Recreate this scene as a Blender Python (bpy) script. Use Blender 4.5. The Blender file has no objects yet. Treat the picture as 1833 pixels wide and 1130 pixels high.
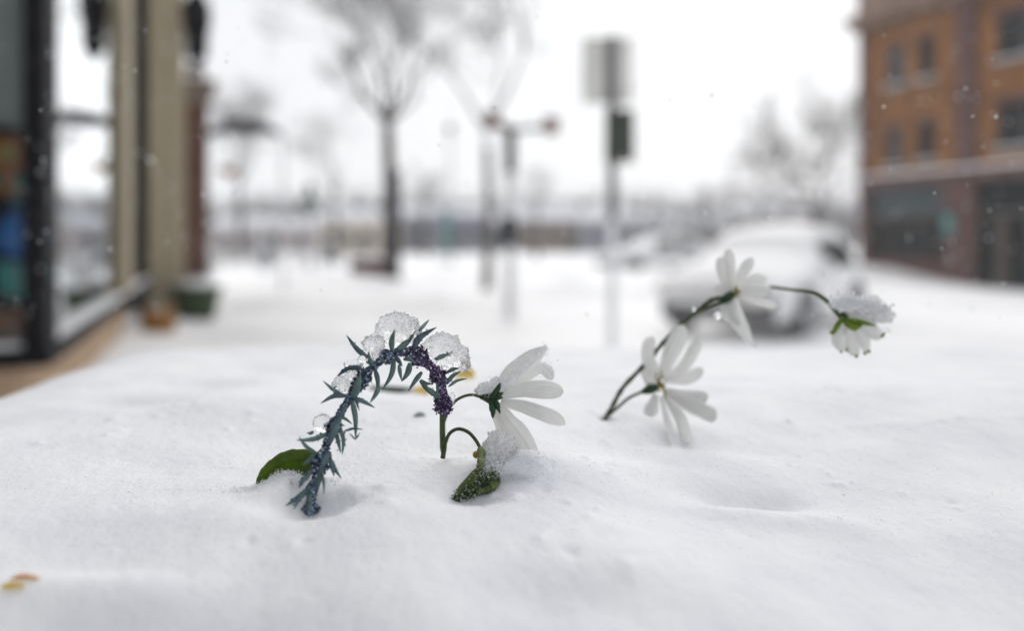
import bpy, math, random
import numpy as np
from mathutils import Vector, Matrix
R = math.radians
random.seed(7); rng = np.random.default_rng(7)
scene = bpy.context.scene
C = scene.collection

# ------------------------------------------------------------------ camera, world, sun, exposure
FP, HX, HY, CAMZ = 1426.0, 916.5, 430.0, 1.35
cd = bpy.data.cameras.new('camera'); cam = bpy.data.objects.new('camera', cd); C.objects.link(cam)
cam.location = (0, 0, CAMZ); cam.rotation_euler = (R(90), 0, 0)
cd.sensor_width = 36; cd.lens = 28; cd.shift_y = -(565-HY)/1833
cd.clip_start = 0.02; cd.clip_end = 3000
cd.dof.use_dof = True; cd.dof.focus_distance = 0.505; cd.dof.aperture_fstop = 2.05
scene.camera = cam
world = bpy.data.worlds.new('World'); scene.world = world; world.use_nodes = True
nt = world.node_tree; bg = nt.nodes['Background']
sky = nt.nodes.new('ShaderNodeTexSky'); sky.sky_type = 'NISHITA'; sky.sun_disc = False
sky.sun_elevation = R(38); sky.sun_rotation = R(20); sky.air_density = 1.0; sky.dust_density = 4.0
hs = nt.nodes.new('ShaderNodeHueSaturation'); hs.inputs['Saturation'].default_value = 0.35
cl = nt.nodes.new('ShaderNodeMix'); cl.data_type = 'RGBA'; cl.inputs[0].default_value = 0.86
cl.inputs[7].default_value = (8.75, 8.9, 9.15, 1)      # the even cloud deck, in the sky texture's own units
nt.links.new(sky.outputs[0], hs.inputs['Color']); nt.links.new(hs.outputs[0], cl.inputs[6])
nt.links.new(cl.outputs[2], bg.inputs['Color']); bg.inputs['Strength'].default_value = 0.1
sd = bpy.data.lights.new('sun', 'SUN'); sun = bpy.data.objects.new('sun', sd); C.objects.link(sun)
sd.energy = 1.45; sd.angle = R(85); sd.color = (1, .98, .96)
sun.rotation_euler = (R(-52), 0, R(20))
scene.view_settings.view_transform = 'Standard'; scene.view_settings.look = 'None'
scene.view_settings.exposure = 0.15; scene.view_settings.gamma = 1
cy = scene.cycles
cy.use_denoising = True; cy.max_bounces = 14; cy.transmission_bounces = 10; cy.transparent_max_bounces = 10
cy.volume_bounces = 1; cy.caustics_reflective = False; cy.sample_clamp_indirect = 6

# ------------------------------------------------------------------ helpers
def W(px, py, Y): return Vector(((px-HX)/FP*Y, Y, CAMZ-(py-HY)/FP*Y))
org = {}
def props(o, label=None, cat=None, group=None, kind=None):
    if label: o['label'] = label
    if cat: o['category'] = cat
    if group: o['group'] = group
    if kind: o['kind'] = kind
    return o
def thing(name, loc, label, cat, group=None, rz=0):
    o = bpy.data.objects.new(name, None); C.objects.link(o); o.location = loc; o.rotation_euler[2] = rz
    o.empty_display_size = .05; org[o.name] = Vector(loc)
    return props(o, label, cat, group)
class MB:
    def __init__(s): s.v = []; s.f = []; s.m = []
    def add(s, v, f, m=0):
        n = len(s.v); s.v += [tuple(p) for p in v]; s.f += [tuple(i+n for i in q) for q in f]; s.m += [m]*len(f)
        return s
    def box(s, x0, x1, y0, y1, z0, z1, m=0):
        v = [(x0,y0,z0),(x1,y0,z0),(x1,y1,z0),(x0,y1,z0),(x0,y0,z1),(x1,y0,z1),(x1,y1,z1),(x0,y1,z1)]
        f = [(0,3,2,1),(4,5,6,7),(0,1,5,4),(1,2,6,5),(2,3,7,6),(3,0,4,7)]
        return s.add(v, f, m)
    def cyl(s, c0, c1, r0, r1=None, n=12):
        s.add(*tube([Vector(c0), Vector(c1)], [r0, r0 if r1 is None else r1], n)); return s
    def build(s, name, mats, parent=None, loc=None, world=False, smooth=False, bevel=0):
        if not isinstance(mats, (list, tuple)): mats = [mats]
        me = bpy.data.meshes.new(name)
        v = s.v
        if world:
            o0 = org[parent.name] if parent else Vector(loc)
            v = [(p[0]-o0[0], p[1]-o0[1], p[2]-o0[2]) for p in v]
        me.from_pydata(v, [], s.f)
        for m in mats: me.materials.append(m)
        if any(s.m): me.polygons.foreach_set('material_index', s.m)
        if smooth: me.polygons.foreach_set('use_smooth', [True]*len(s.f))
        me.update()
        o = bpy.data.objects.new(name, me); C.objects.link(o)
        if parent: o.parent = parent; org[o.name] = org.get(parent.name, Vector())
        if loc is not None: o.location = loc
        if parent is None: org[o.name] = Vector(loc or (0,0,0))
        if bevel:
            b = o.modifiers.new('b', 'BEVEL'); b.width = bevel; b.segments = 2; b.limit_method = 'ANGLE'
        return o
def catmull(pts, n=6):
    P = [Vector(p) for p in pts]
    if len(P) < 3: return [P[0].lerp(P[1], i/n) for i in range(n+1)]
    P = [P[0]*2-P[1]] + P + [P[-1]*2-P[-2]]
    out = []
    for i in range(1, len(P)-2):
        a, b, c, d = P[i-1:i+3]
        for k in range(n):
            t = k/n
            out.append(.5*((2*b)+(c-a)*t+(2*a-5*b+4*c-d)*t*t+(3*b-a-3*c+d)*t**3))
    out.append(P[-2]); return out
def tube(P, rad, n=8, flat=1.0, ref=None):
    P = [Vector(p) for p in P]; m = len(P)
    if not hasattr(rad, '__len__'): rad = [rad]*m
    v, f = [], []; u = None
    for i in range(m):
        t = (P[min(i+1, m-1)]-P[max(i-1, 0)]).normalized()
        if u is None:
            r = Vector(ref) if ref is not None else (Vector((0,0,1)) if abs(t.z) < .9 else Vector((1,0,0)))
            u = t.cross(r).normalized()
        else:
            u = (u-t*u.dot(t)).normalized()
        w = t.cross(u)
        for k in range(n):
            a = 2*math.pi*k/n
            v.append(P[i]+u*math.cos(a)*rad[i]+w*math.sin(a)*rad[i]*flat)
    for i in range(m-1):
        for k in range(n):
            a = i*n+k; b = i*n+(k+1) % n
            f.append((a, b, b+n, a+n))
    f.append(tuple(range(n))[::-1]); f.append(tuple(range((m-1)*n, m*n)))
    return v, f
def np_mesh(name, V, F, mat, smooth=True, col=None):
    me = bpy.data.meshes.new(name)
    nv, nf, k = len(V), len(F), F.shape[1]
    me.vertices.add(nv); me.vertices.foreach_set('co', np.asarray(V, np.float32).ravel())
    me.loops.add(nf*k); me.loops.foreach_set('vertex_index', np.asarray(F, np.int32).ravel())
    me.polygons.add(nf); me.polygons.foreach_set('loop_start', np.arange(0, nf*k, k, dtype=np.int32))
    me.polygons.foreach_set('loop_total', np.full(nf, k, np.int32))
    me.polygons.foreach_set('use_smooth', np.full(nf, smooth))
    me.materials.append(mat); me.update(calc_edges=True)
    if col is not None:
        a = me.color_attributes.new('tint', 'FLOAT_COLOR', 'POINT')
        a.data.foreach_set('color', np.asarray(col, np.float32).ravel())
    return me
def link(name, me, parent=None, loc=None):
    o = bpy.data.objects.new(name, me); C.objects.link(o)
    if parent: o.parent = parent; org[o.name] = org[parent.name]
    if loc is not None: o.location = loc
    return o

# ---- noise
PERM = rng.permutation(512); PERM = np.concatenate([PERM, PERM, PERM])
GR = rng.uniform(-1, 1, (512, 3)); GR /= np.linalg.norm(GR, axis=1)[:, None]
def noise3(x, y, z):
    x, y, z = np.broadcast_arrays(np.asarray(x, float), np.asarray(y, float), np.asarray(z, float))
    xi, yi, zi = np.floor(x).astype(int), np.floor(y).astype(int), np.floor(z).astype(int)
    xf, yf, zf = x-xi, y-yi, z-zi
    u, v, w = [t*t*t*(t*(t*6-15)+10) for t in (xf, yf, zf)]
    out = 0
    for dx in (0, 1):
        for dy in (0, 1):
            for dz in (0, 1):
                h = PERM[(PERM[(PERM[(xi+dx) & 511]+yi+dy) & 511]+zi+dz) & 511]
                g = GR[h]
                d = g[..., 0]*(xf-dx)+g[..., 1]*(yf-dy)+g[..., 2]*(zf-dz)
                out = out + d*(u if dx else 1-u)*(v if dy else 1-v)*(w if dz else 1-w)
    return out*1.6
def noise2(x, y, s=0): return noise3(x, y, np.float64(s)+.37)

# ---- materials
MATS = {}
def nodes(m): m.use_nodes = True; return m.node_tree, m.node_tree.nodes['Principled BSDF']
def N(nt, t, **kw):
    n = nt.nodes.new(t)
    for k, v in kw.items():
        if k in n.inputs: n.inputs[k].default_value = v
        else: setattr(n, k, v)
    return n
def coords(nt):
    return N(nt, 'ShaderNodeTexCoord').outputs['Object']
def mat(name, col, rough=.7, var=.25, scale=8, bump=.2, bdist=.01, metal=0, snow=0, spec=.4, transl=0):
    if name in MATS: return MATS[name]
    m = bpy.data.materials.new(name); nt, b = nodes(m); L = nt.links.new
    b.inputs['Roughness'].default_value = rough; b.inputs['Metallic'].default_value = metal
    b.inputs['Specular IOR Level'].default_value = spec
    co = coords(nt)
    n = N(nt, 'ShaderNodeTexNoise', Scale=scale, Detail=6.0, Roughness=.6); L(co, n.inputs['Vector'])
    r = N(nt, 'ShaderNodeValToRGB'); L(n.outputs[0], r.inputs[0])
    r.color_ramp.elements[0].position = .3; r.color_ramp.elements[1].position = .7
    r.color_ramp.elements[0].color = tuple(c*(1-var) for c in col)+(1,)
    r.color_ramp.elements[1].color = tuple(min(1, c*(1+var)) for c in col)+(1,)
    out = r.outputs[0]
    if snow:
        g = N(nt, 'ShaderNodeNewGeometry'); sp = N(nt, 'ShaderNodeSeparateXYZ'); L(g.outputs['Normal'], sp.inputs[0])
        n2 = N(nt, 'ShaderNodeTexNoise', Scale=scale*.7, Detail=3.0); L(co, n2.inputs['Vector'])
        a = N(nt, 'ShaderNodeMath', operation='MULTIPLY_ADD'); L(n2.outputs[0], a.inputs[0]); a.inputs[1].default_value = .9; L(sp.outputs[2], a.inputs[2])
        mr = N(nt, 'ShaderNodeMapRange'); L(a.outputs[0], mr.inputs[0]); mr.inputs[1].default_value = 1-snow+.35; mr.inputs[2].default_value = 1-snow+.5
        mx = N(nt, 'ShaderNodeMix', data_type='RGBA'); L(mr.outputs[0], mx.inputs[0]); L(out, mx.inputs[6]); mx.inputs[7].default_value = (.84, .86, .9, 1)
        out = mx.outputs[2]
    L(out, b.inputs['Base Color'])
    bp = N(nt, 'ShaderNodeBump', Strength=bump, Distance=bdist); L(n.outputs[0], bp.inputs['Height']); L(bp.outputs[0], b.inputs['Normal'])
    if transl:
        t = N(nt, 'ShaderNodeBsdfTranslucent'); L(out, t.inputs[0]); L(bp.outputs[0], t.inputs['Normal'])
        ms = N(nt, 'ShaderNodeMixShader'); ms.inputs[0].default_value = transl
        L(b.outputs[0], ms.inputs[1]); L(t.outputs[0], ms.inputs[2]); L(ms.outputs[0], nt.nodes['Material Output'].inputs[0])
    MATS[name] = m; return m
def snow_mat(name, near):
    m = bpy.data.materials.new(name); nt, b = nodes(m); L = nt.links.new; co = coords(nt)
    b.inputs['Roughness'].default_value = .55; b.inputs['Specular IOR Level'].default_value = .35
    n = N(nt, 'ShaderNodeTexNoise', Scale=14.0 if near else .35, Detail=5.0); L(co, n.inputs['Vector'])
    r = N(nt, 'ShaderNodeValToRGB'); L(n.outputs[0], r.inputs[0])
    r.color_ramp.elements[0].color = (.77, .775, .80, 1); r.color_ramp.elements[1].color = (.85, .85, .855, 1)
    r.color_ramp.elements[0].position = .35; r.color_ramp.elements[1].position = .65
    L(r.outputs[0], b.inputs['Base Color'])
    if near:
        b.inputs['Subsurface Weight'].default_value = 1.0; b.inputs['Subsurface Radius'].default_value = (1, 1.0, 1.05); b.inputs['Subsurface Scale'].default_value = .009
        n1 = N(nt, 'ShaderNodeTexNoise', Scale=900.0, Detail=3.0, Roughness=.7); L(co, n1.inputs['Vector'])
        n2 = N(nt, 'ShaderNodeTexVoronoi', Scale=650.0); L(co, n2.inputs['Vector'])
        a = N(nt, 'ShaderNodeMath', operation='ADD'); L(n1.outputs[0], a.inputs[0]); L(n2.outputs['Distance'], a.inputs[1])
        bp = N(nt, 'ShaderNodeBump', Strength=.25, Distance=.0006); L(a.outputs[0], bp.inputs['Height']); L(bp.outputs[0], b.inputs['Normal'])
        # glints: single crystals with a smooth face
        gl = N(nt, 'ShaderNodeMath', operation='GREATER_THAN'); gl.inputs[1].default_value = .93
        L(n2.outputs['Color'], gl.inputs[0])
        rr = N(nt, 'ShaderNodeMapRange'); L(gl.outputs[0], rr.inputs[0]); rr.inputs[3].default_value = .6; rr.inputs[4].default_value = .15; L(rr.outputs[0], b.inputs['Roughness'])
    else:
        n1 = N(nt, 'ShaderNodeTexNoise', Scale=3.0, Detail=8.0); L(co, n1.inputs['Vector'])
        bp = N(nt, 'ShaderNodeBump', Strength=.3, Distance=.06); L(n1.outputs[0], bp.inputs['Height']); L(bp.outputs[0], b.inputs['Normal'])
    return m
M_bank = snow_mat('bank_snow', True); M_snow = snow_mat('street_snow', False)
for m_ in (M_snow,):
    r_ = [n for n in m_.node_tree.nodes if n.type == 'VALTORGB'][0]; r_.color_ramp.elements[0].color = (.80, .80, .81, 1); r_.color_ramp.elements[1].color = (.88, .88, .88, 1)
def ice_mat(name, white, rough, scale=420, bstr=.7):
    m = bpy.data.materials.new(name); nt, b = nodes(m); L = nt.links.new; co = coords(nt)
    b.inputs['Base Color'].default_value = (.98, .985, .99, 1); b.inputs['IOR'].default_value = 1.31
    b.inputs['Transmission Weight'].default_value = 1; b.inputs['Roughness'].default_value = rough
    n1 = N(nt, 'ShaderNodeTexNoise', Scale=scale, Detail=4.0, Roughness=.65, Distortion=.6); L(co, n1.inputs['Vector'])
    bp = N(nt, 'ShaderNodeBump', Strength=bstr, Distance=.0017); L(n1.outputs[0], bp.inputs['Height']); L(bp.outputs[0], b.inputs['Normal'])
    d = N(nt, 'ShaderNodeBsdfDiffuse', Color=(.94, .945, .95, 1)); L(bp.outputs[0], d.inputs['Normal'])
    t = N(nt, 'ShaderNodeBsdfTranslucent', Color=(.95, .955, .96, 1))
    dt = N(nt, 'ShaderNodeMixShader'); dt.inputs[0].default_value = .55; L(d.outputs[0], dt.inputs[1]); L(t.outputs[0], dt.inputs[2])
    n2 = N(nt, 'ShaderNodeTexNoise', Scale=scale*.4, Detail=5.0, Roughness=.7); L(co, n2.inputs['Vector'])
    mr = N(nt, 'ShaderNodeMapRange'); L(n2.outputs[0], mr.inputs[0]); mr.inputs[1].default_value = .62-white*.3; mr.inputs[2].default_value = .78-white*.3
    mr.inputs[4].default_value = .35+.6*white
    ms = N(nt, 'ShaderNodeMixShader'); L(mr.outputs[0], ms.inputs[0]); L(b.outputs[0], ms.inputs[1]); L(dt.outputs[0], ms.inputs[2])
    L(ms.outputs[0], nt.nodes['Material Output'].inputs[0]); return m
M_ice = ice_mat('clear_ice', .34, .05, 220, .8); M_drop = ice_mat('meltwater', 0.0, .02, 150, .3); M_clump = ice_mat('clump_ice', .85, .12, 420, .9); M_frost = ice_mat('frosty_ice', 1.15, .2, 600, .9)
def grain_mat():
    m = bpy.data.materials.new('snow_grain'); nt, b = nodes(m)
    b.inputs['Base Color'].default_value = (.93, .935, .95, 1); b.inputs['Roughness'].default_value = .35
    t = N(nt, 'ShaderNodeBsdfTranslucent', Color=(.95, .955, .965, 1)); ms = N(nt, 'ShaderNodeMixShader'); ms.inputs[0].default_value = .5
    nt.links.new(b.outputs[0], ms.inputs[1]); nt.links.new(t.outputs[0], ms.inputs[2]); nt.links.new(ms.outputs[0], nt.nodes['Material Output'].inputs[0]); return m
M_grain = grain_mat()
def glass_mat(name, tint, refl=.05):
    m = bpy.data.materials.new(name); nt, b = nodes(m); L = nt.links.new; nt.nodes.remove(b)
    g = N(nt, 'ShaderNodeBsdfGlossy', Roughness=.03, Color=(.76, .78, .80, 1)); t = N(nt, 'ShaderNodeBsdfTransparent', Color=tint+(1,))
    fr = N(nt, 'ShaderNodeFresnel', IOR=1.6)
    a = N(nt, 'ShaderNodeMath', operation='ADD'); a.inputs[1].default_value = refl; L(fr.outputs[0], a.inputs[0]); a.use_clamp = True
    ms = N(nt, 'ShaderNodeMixShader'); L(a.outputs[0], ms.inputs[0]); L(t.outputs[0], ms.inputs[1]); L(g.outputs[0], ms.inputs[2])
    L(ms.outputs[0], nt.nodes['Material Output'].inputs[0]); return m
M_glass = glass_mat('shop_glass', (.9, .93, .93), .0); M_glass2 = glass_mat('shop_glass_side', (.6, .65, .65), .35); M_carglass = glass_mat('car_glass', (.15, .17, .18), .06)
def tint_mat(name, rough=.6, transl=0, spec=.3):
    m = bpy.data.materials.new(name); nt, b = nodes(m); L = nt.links.new
    a = N(nt, 'ShaderNodeVertexColor'); a.layer_name = 'tint'; L(a.outputs[0], b.inputs['Base Color'])
    b.inputs['Roughness'].default_value = rough; b.inputs['Specular IOR Level'].default_value = spec; return m
M_tint = tint_mat('floret_plastic')
def flat(name, col, rough=.6): return mat(name, col, rough, var=.12, scale=20, bump=.1, spec=.12 if name.startswith('black') or name.startswith('shop_i') else .4)

# ================================================================== SNOW BANK and GROUND
def fy(Y): return Y
DIPS = []   # (x, y, amp, sx, sy)
def bump(px, Y, amp, sx, sy): DIPS.append(((px-HX)/FP*Y, Y, amp, sx, sy))
bump(512, .476, .0062, .014, .007); bump(470, .44, .004, .05, .02); bump(500, .466, .005, .016, .010); bump(620, .46, .003, .03, .02)
bump(1000, .505, .013, .045, .024); bump(915, .492, .011, .022, .014); bump(1120, .53, .005, .06, .02)
bump(1340, .505, -.010, .034, .014); bump(1390, .475, .005, .05, .012); bump(1300, .56, .004, .05, .02)
bump(562, .450, -.017, .024, .017); bump(840, .466, -.006, .018, .012); bump(800, .555, -.003, .02, .02); bump(1090, .66, -.003, .02, .02)
bump(150, .375, .006, .05, .012); bump(230, .350, -.005, .06, .010); bump(1000, .37, -.006, .05, .02)
bump(230, .74, -.005, .08, .02); bump(500, .70, .004, .12, .05); bump(1560, .42, -.006, .12, .05)
bump(1700, .75, .006, .2, .08); bump(700, .36, .005, .05, .03); bump(1230, .60, -.004, .04, .02)
for px_, Y_ in ((795, .532), (1079, .664), (1083, .659), (562, .463)): bump(px_, Y_, -.0028, .0045, .0045); bump(px_+9, Y_+.006, .0012, .006, .005)
crs = random.Random(19); CLODS = []
for i in range(34):
    cy_ = crs.uniform(.40, .78); cx_ = crs.uniform(-.6, .6)*cy_
    for j in range(crs.randint(2, 6)):
        CLODS.append((cx_+crs.gauss(0, .012), cy_+crs.gauss(0, .012), crs.choice((1, 1, 1, -.8))*crs.uniform(.0006, .0022), crs.uniform(.0018, .0055)))
def sdf(x, y):
    cx0, cx1, cy0, cy1, r = -.60, 3.2, -2.2, 1.24, .25
    qx = np.abs(x-(cx0+cx1)/2)-(cx1-cx0)/2+r; qy = np.abs(y-(cy0+cy1)/2)-(cy1-cy0)/2+r
    return np.hypot(np.maximum(qx, 0), np.maximum(qy, 0))+np.minimum(np.maximum(qx, qy), 0)-r
def H(x, y, fine=True):
    shp = np.shape(x); x = np.atleast_1d(np.asarray(x, float)); y = np.atleast_1d(np.asarray(y, float))
    s = sdf(x, y)+.03*noise2(x*2.3, y*2.3, 9)
    t = np.maximum(s+.16, 0)
    drop = np.where(t < .55, 2.0*t*t, 2.0*.55**2+2.2*(t-.55))
    z = -.150 - drop
    z = z - 2.1*np.maximum(.45-y, 0)**2*(y > 0) - (2.1*.45**2-1.89*y)*(y <= 0)
    z = z - .085*np.clip((x-.02)/.4, 0, 1.2)**1.5*np.clip((.66-y)/.3, 0, 1)
    z = z + .0085*noise2(x*5, y*6, 1)+.0030*noise2(x*14, y*17, 2)+.0006*noise2(x*40+y*12, y*38-x*12, 3)
    for (a, b, am, sx, sy) in DIPS:
        z = z+am*np.exp(-((x-a)/sx)**2-((y-b)/sy)**2)
    if fine:
        for (a, b, am, sg) in CLODS:
            w_ = (np.abs(x-a) < 3*sg) & (np.abs(y-b) < 3*sg)
            if w_.any(): z[w_] += am*np.exp(-(((x[w_]-a)**2+(y[w_]-b)**2)/sg**2))
        z = z+.00035*noise2((x+y*.6)*95, (y-x*.6)*95, 4)+.00018*noise2((x-y*.4)*210, (y+x*.4)*210, 8)+.0002*noise2((x+y)*330, (y-x)*330, 5)
    z = CAMZ+np.maximum(z, -1.40)
    return z if shp else z[0]
def axis(lo, hi, c0, c1, d0, growth=1.06):
    a = list(np.arange(c0, c1, d0)); d = d0; p = c0
    L_ = []
    while p > lo: d *= growth; p -= d; L_.append(p)
    d = d0; p = a[-1]; Rr = []
    while p < hi: d *= growth; p += d; Rr.append(p)
    return np.array(L_[::-1]+a+Rr)
xs = axis(-1.6, 4.3, -.34, .42, .0009, 1.03)
ys = axis(-3.3, 2.5, .36, .72, .0009, 1.03)
X, Y = np.meshgrid(xs, ys)
Z = H(X, Y); Z = Z+rng.normal(0, .00013, Z.shape)
nx, ny = len(xs), len(ys)
I = np.arange(nx*ny).reshape(ny, nx)
F = np.stack([I[:-1, :-1], I[:-1, 1:], I[1:, 1:], I[1:, :-1]], -1).reshape(-1, 4)
me = np_mesh('snow_bank', np.stack([X, Y, Z], -1).reshape(-1, 3), F, M_bank)
props(link('snow_bank', me), kind='structure')

def G(x, y):
    x = np.asarray(x, float); y = np.asarray(y, float)
    z = .09*noise2(x*.35, y*.22, 11)+.05*noise2(x*.9, y*.6, 12)+.02*noise2(x*2.6, y*2.6, 13)
    d = np.abs((x+1)*.935+y*.355-7.5)                         # ruts along the snowed-in lane
    z = z-.05*np.exp(-((d-.75)/.18)**2)*(.6+.4*noise2(x*.6, y*.6, 14))
    w = (x+1)*.935+y*.355                                      # drift against the shop wall
    z = z+.22*np.exp(-np.maximum(w, 0)/.55)*(1+.4*noise2(x*.8, y*.8, 15))
    k = np.clip((np.hypot(x, y)-70)/60, 0, 1)
    for a, b, am, sx, sy in ((-2.9, 11, .22, 1.3, 1.0), (-1.0, 15, .30, 2.2, .9), (-4.5, 16, .25, 1.5, 1.2), (1.6, 19, .32, 3.0, .9), (-5.5, 24, .35, 3.0, 1.2), (6.5, 16, .2, 2.2, .9), (.5, 30, .4, 5, 1.3), (9, 20, .25, 2.5, 1)):
        z = z+am*np.exp(-((x-a)/sx)**2-((y-b)/sy)**2)*(1+.5*noise2(x*1.3, y*1.3, 17))
    sm = lambda t: np.clip(t, 0, 1)**2*(3-2*np.clip(t, 0, 1))
    return z*(1-k)-.02-.75*sm((43-y)/8)*sm((x-12)/7)*sm((y-8)/8)
gx = np.concatenate([-np.geomspace(900, 40, 24), np.arange(-38, 38.1, .32), np.geomspace(40, 900, 24)])
gy = np.concatenate([-np.geomspace(900, 10, 24), np.arange(-9, 62, .32), np.geomspace(64, 900, 24)])
X, Y = np.meshgrid(gx, gy); Z = G(X, Y); nx, ny = len(gx), len(gy)
I = np.arange(nx*ny).reshape(ny, nx)
F = np.stack([I[:-1, :-1], I[:-1, 1:], I[1:, 1:], I[1:, :-1]], -1).reshape(-1, 4)
props(link('ground', np_mesh('ground', np.stack([X, Y, Z], -1).reshape(-1, 3), F, M_snow)), kind='structure')

# ================================================================== STOREFRONT on the left
D = Vector((-.355, .935, 0)); ANG = math.atan2(.935, -.355)
WO = Vector((-1.0, 0, 0))                       # wall line through here along D
T0 = 4.76/.935                                   # corner
corner = WO+D*T0
# local frame: x along D from the corner, y to the left (into the building), z up
M_blk = flat('black_frame', (.010, .010, .012), .7); M_tan = mat('tan_frame', (.30, .25, .16), .6, .15, 6)
M_tanb = mat('tan_brick', (.50, .43, .30), .85, .2, 14, .5, .004); M_peach = mat('peach_stucco', (.46, .32, .21), .9, .2, 5, .4, .01)
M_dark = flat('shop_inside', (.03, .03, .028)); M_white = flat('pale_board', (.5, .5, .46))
shop = thing('shop_building', (corner.x, corner.y, 0), 'nearby shop with black framed corner window and tan brick pilaster at left edge', 'shop', rz=ANG)
LN = 16.5
MB().box(0, 6.57, .12, .5, -.1, .64).box(9.6, LN, .12, .5, -.1, .64).build('base_wall', M_peach, shop)
MB().box(.12, .5, .5, 7, -.1, .64).build('base_wall', M_peach, shop)
b = MB(); b.box(0, LN, .12, 7, 5.9, 7.6); b.build('upper_wall', M_peach, shop)
MB().box(-.15, LN+.15, -.15, 7.15, 7.6, 7.85).build('cornice', M_blk, shop)
MB().box(-.05, 9.55, -.05, .11, .60, .70).build('sill', M_blk, shop)
MB().box(-.05, .115, .115, 7, .60, .70).build('sill', M_blk, shop)
MB().box(0, 9.5, -.02, .13, .703, .735).build('sill_snow', M_snow, shop, bevel=.012)
MB().box(-.02, .11, .13, 7, .703, .735).build('sill_snow', M_snow, shop, bevel=.012)
MB().box(-.02, .42, -.02, .10, .70, 5.9).build('corner_post', M_blk, shop, bevel=.01)
MB().box(0, LN, .02, .12, 5.7, 5.9).build('head_rail', M_blk, shop, bevel=.01)
MB().box(.02, .12, .12, 7, 5.7, 5.9).build('head_rail', M_blk, shop, bevel=.01)
for s, w in ((4.75, 1.2), (9.2, .3)):
    MB().box(s, s+w, -.01 if s < 9 else 0, .12, .70, 5.7).build('window_post', M_tan, shop, bevel=.01)
for a, c in ((.42, 4.75),):
    MB().box(a, c, .075, .085, .735, 5.7).build('window_pane', M_glass2, shop)
MB().box(.06, .07, .12, 1.7, .735, 5.7).build('window_pane', M_glass, shop)
MB().box(.04, .12, 1.7, 1.85, .735, 5.7).build('window_post', M_blk, shop, bevel=.01)
MB().box(.06, .07, 1.85, 6.5, .735, 5.7).build('window_pane', M_glass, shop)
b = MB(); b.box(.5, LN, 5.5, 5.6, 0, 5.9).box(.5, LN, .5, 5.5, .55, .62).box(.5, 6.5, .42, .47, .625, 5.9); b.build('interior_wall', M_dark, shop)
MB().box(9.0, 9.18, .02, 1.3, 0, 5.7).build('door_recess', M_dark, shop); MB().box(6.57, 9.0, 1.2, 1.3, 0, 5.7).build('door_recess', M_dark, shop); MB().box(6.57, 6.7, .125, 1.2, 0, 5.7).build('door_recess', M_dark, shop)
MB().box(-14, -.02, 1.6, 7, -.1, 7.6).build('added_shade_wing', mat('grey_render', (.33, .345, .37), .9, .15, 3), shop)  # unseen wing, added to block sky light and darken the snow bank
for x_ in (-3.4, -6.8, -10.2):
    f = MB().box(x_, x_+2, 1.56, 1.597, .8, 3.0).build('shade_wing_window', M_dark, shop); MB().box(x_-.1, x_+2.1, 1.45, 1.597, .7, .797).build('shade_wing_sill', M_blk, f)  # openings dressing the added, unseen wing
# pilaster at 13.6 m deep
s0 = 13.6/.935-T0
bm_ = MB().box(0, .28, 0, .24, 0, .108); proto = None; k = 0
for i in range(64):
    for j in range(2):
        sh = .06 if i % 2 else -.06
        if proto is None:
            proto = bm_.build('brick', M_tanb, shop, loc=(s0, -.52, 0), bevel=.006); o = proto
        else:
            o = proto.copy(); C.objects.link(o)
        o.location = (s0+random.uniform(-.003, .003), -.52+j*.30+(-.0 if i % 2 else .0)+random.uniform(-.002, .002), i*.117+.01)
        o.scale = (1, 1.22 if (i+j) % 2 else .98, 1)
        o.location[1] += .045 if ((i+j) % 2 and j == 0) and False else 0
MB().box(s0+.012, s0+.27, -.50, .10, 0, 7.5).build('mortar', mat('mortar', (.3, .27, .22), .9), shop)
# far end pier (red-brown brick) and hanging black sign
pier = W(349, 480, 20.0); pier.z = 0
pr = thing('brick_pier', tuple(pier), 'red-brown brick pier with a wide stone capital past the shop corner', 'pier', rz=ANG)
M_rb = mat('red_brown_brick', (.13, .055, .038), .85, .35, 5, .4, .01)
PB = MB().box(0, .21, 0, .30, 0, .138)
proto = None
for i in range(30):
    for j in range(2):
        if proto is None: proto = PB.build('brick', M_rb, pr, bevel=.006); o = proto
        else: o = proto.copy(); C.objects.link(o)
        o.location = (random.uniform(-.01, .01), -.31+j*.315, i*.15+.32)
MB().box(.01, .5, -.30, .31, .0, 4.86).build('core', mat('mortar', (.3, .27, .22), .9), pr)
MB().box(-.05, .6, -.36, .37, 0, .31).build('plinth', M_tanb, pr, bevel=.02)
b = MB(); v = [(-.02,-.32,4.86),(.55,-.32,4.86),(.55,.33,4.86),(-.02,.33,4.86),(-.2,-.52,5.35),(.7,-.52,5.35),(.7,.52,5.35),(-.2,.52,5.35)]
b.add(v, [(0,3,2,1),(4,5,6,7),(0,1,5,4),(1,2,6,5),(2,3,7,6),(3,0,4,7)]); b.build('capital', mat('capital_stone', (.22, .17, .14), .8), pr)
MB().box(-.2, .7, -.52, .52, 5.352, 5.43).build('snow_cap', M_snow, pr, bevel=.03)
MB().box(.0, .5, -.20, .20, 5.43, 5.75).build('pedestal', M_rb, pr, bevel=.02)
# low wing between pier and shop
wg = thing('brick_wing', (pier.x-2.2, pier.y+.3, 0), 'low dark brick wing wall behind the red-brown pier', 'wall')
MB().box(-1.5, 1.75, .4, .8, 0, 3.2).build('wall', M_rb, wg); MB().box(-1.55, 1.8, .35, .85, 3.203, 3.3).build('coping_snow', M_snow, wg, bevel=.02)
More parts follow.
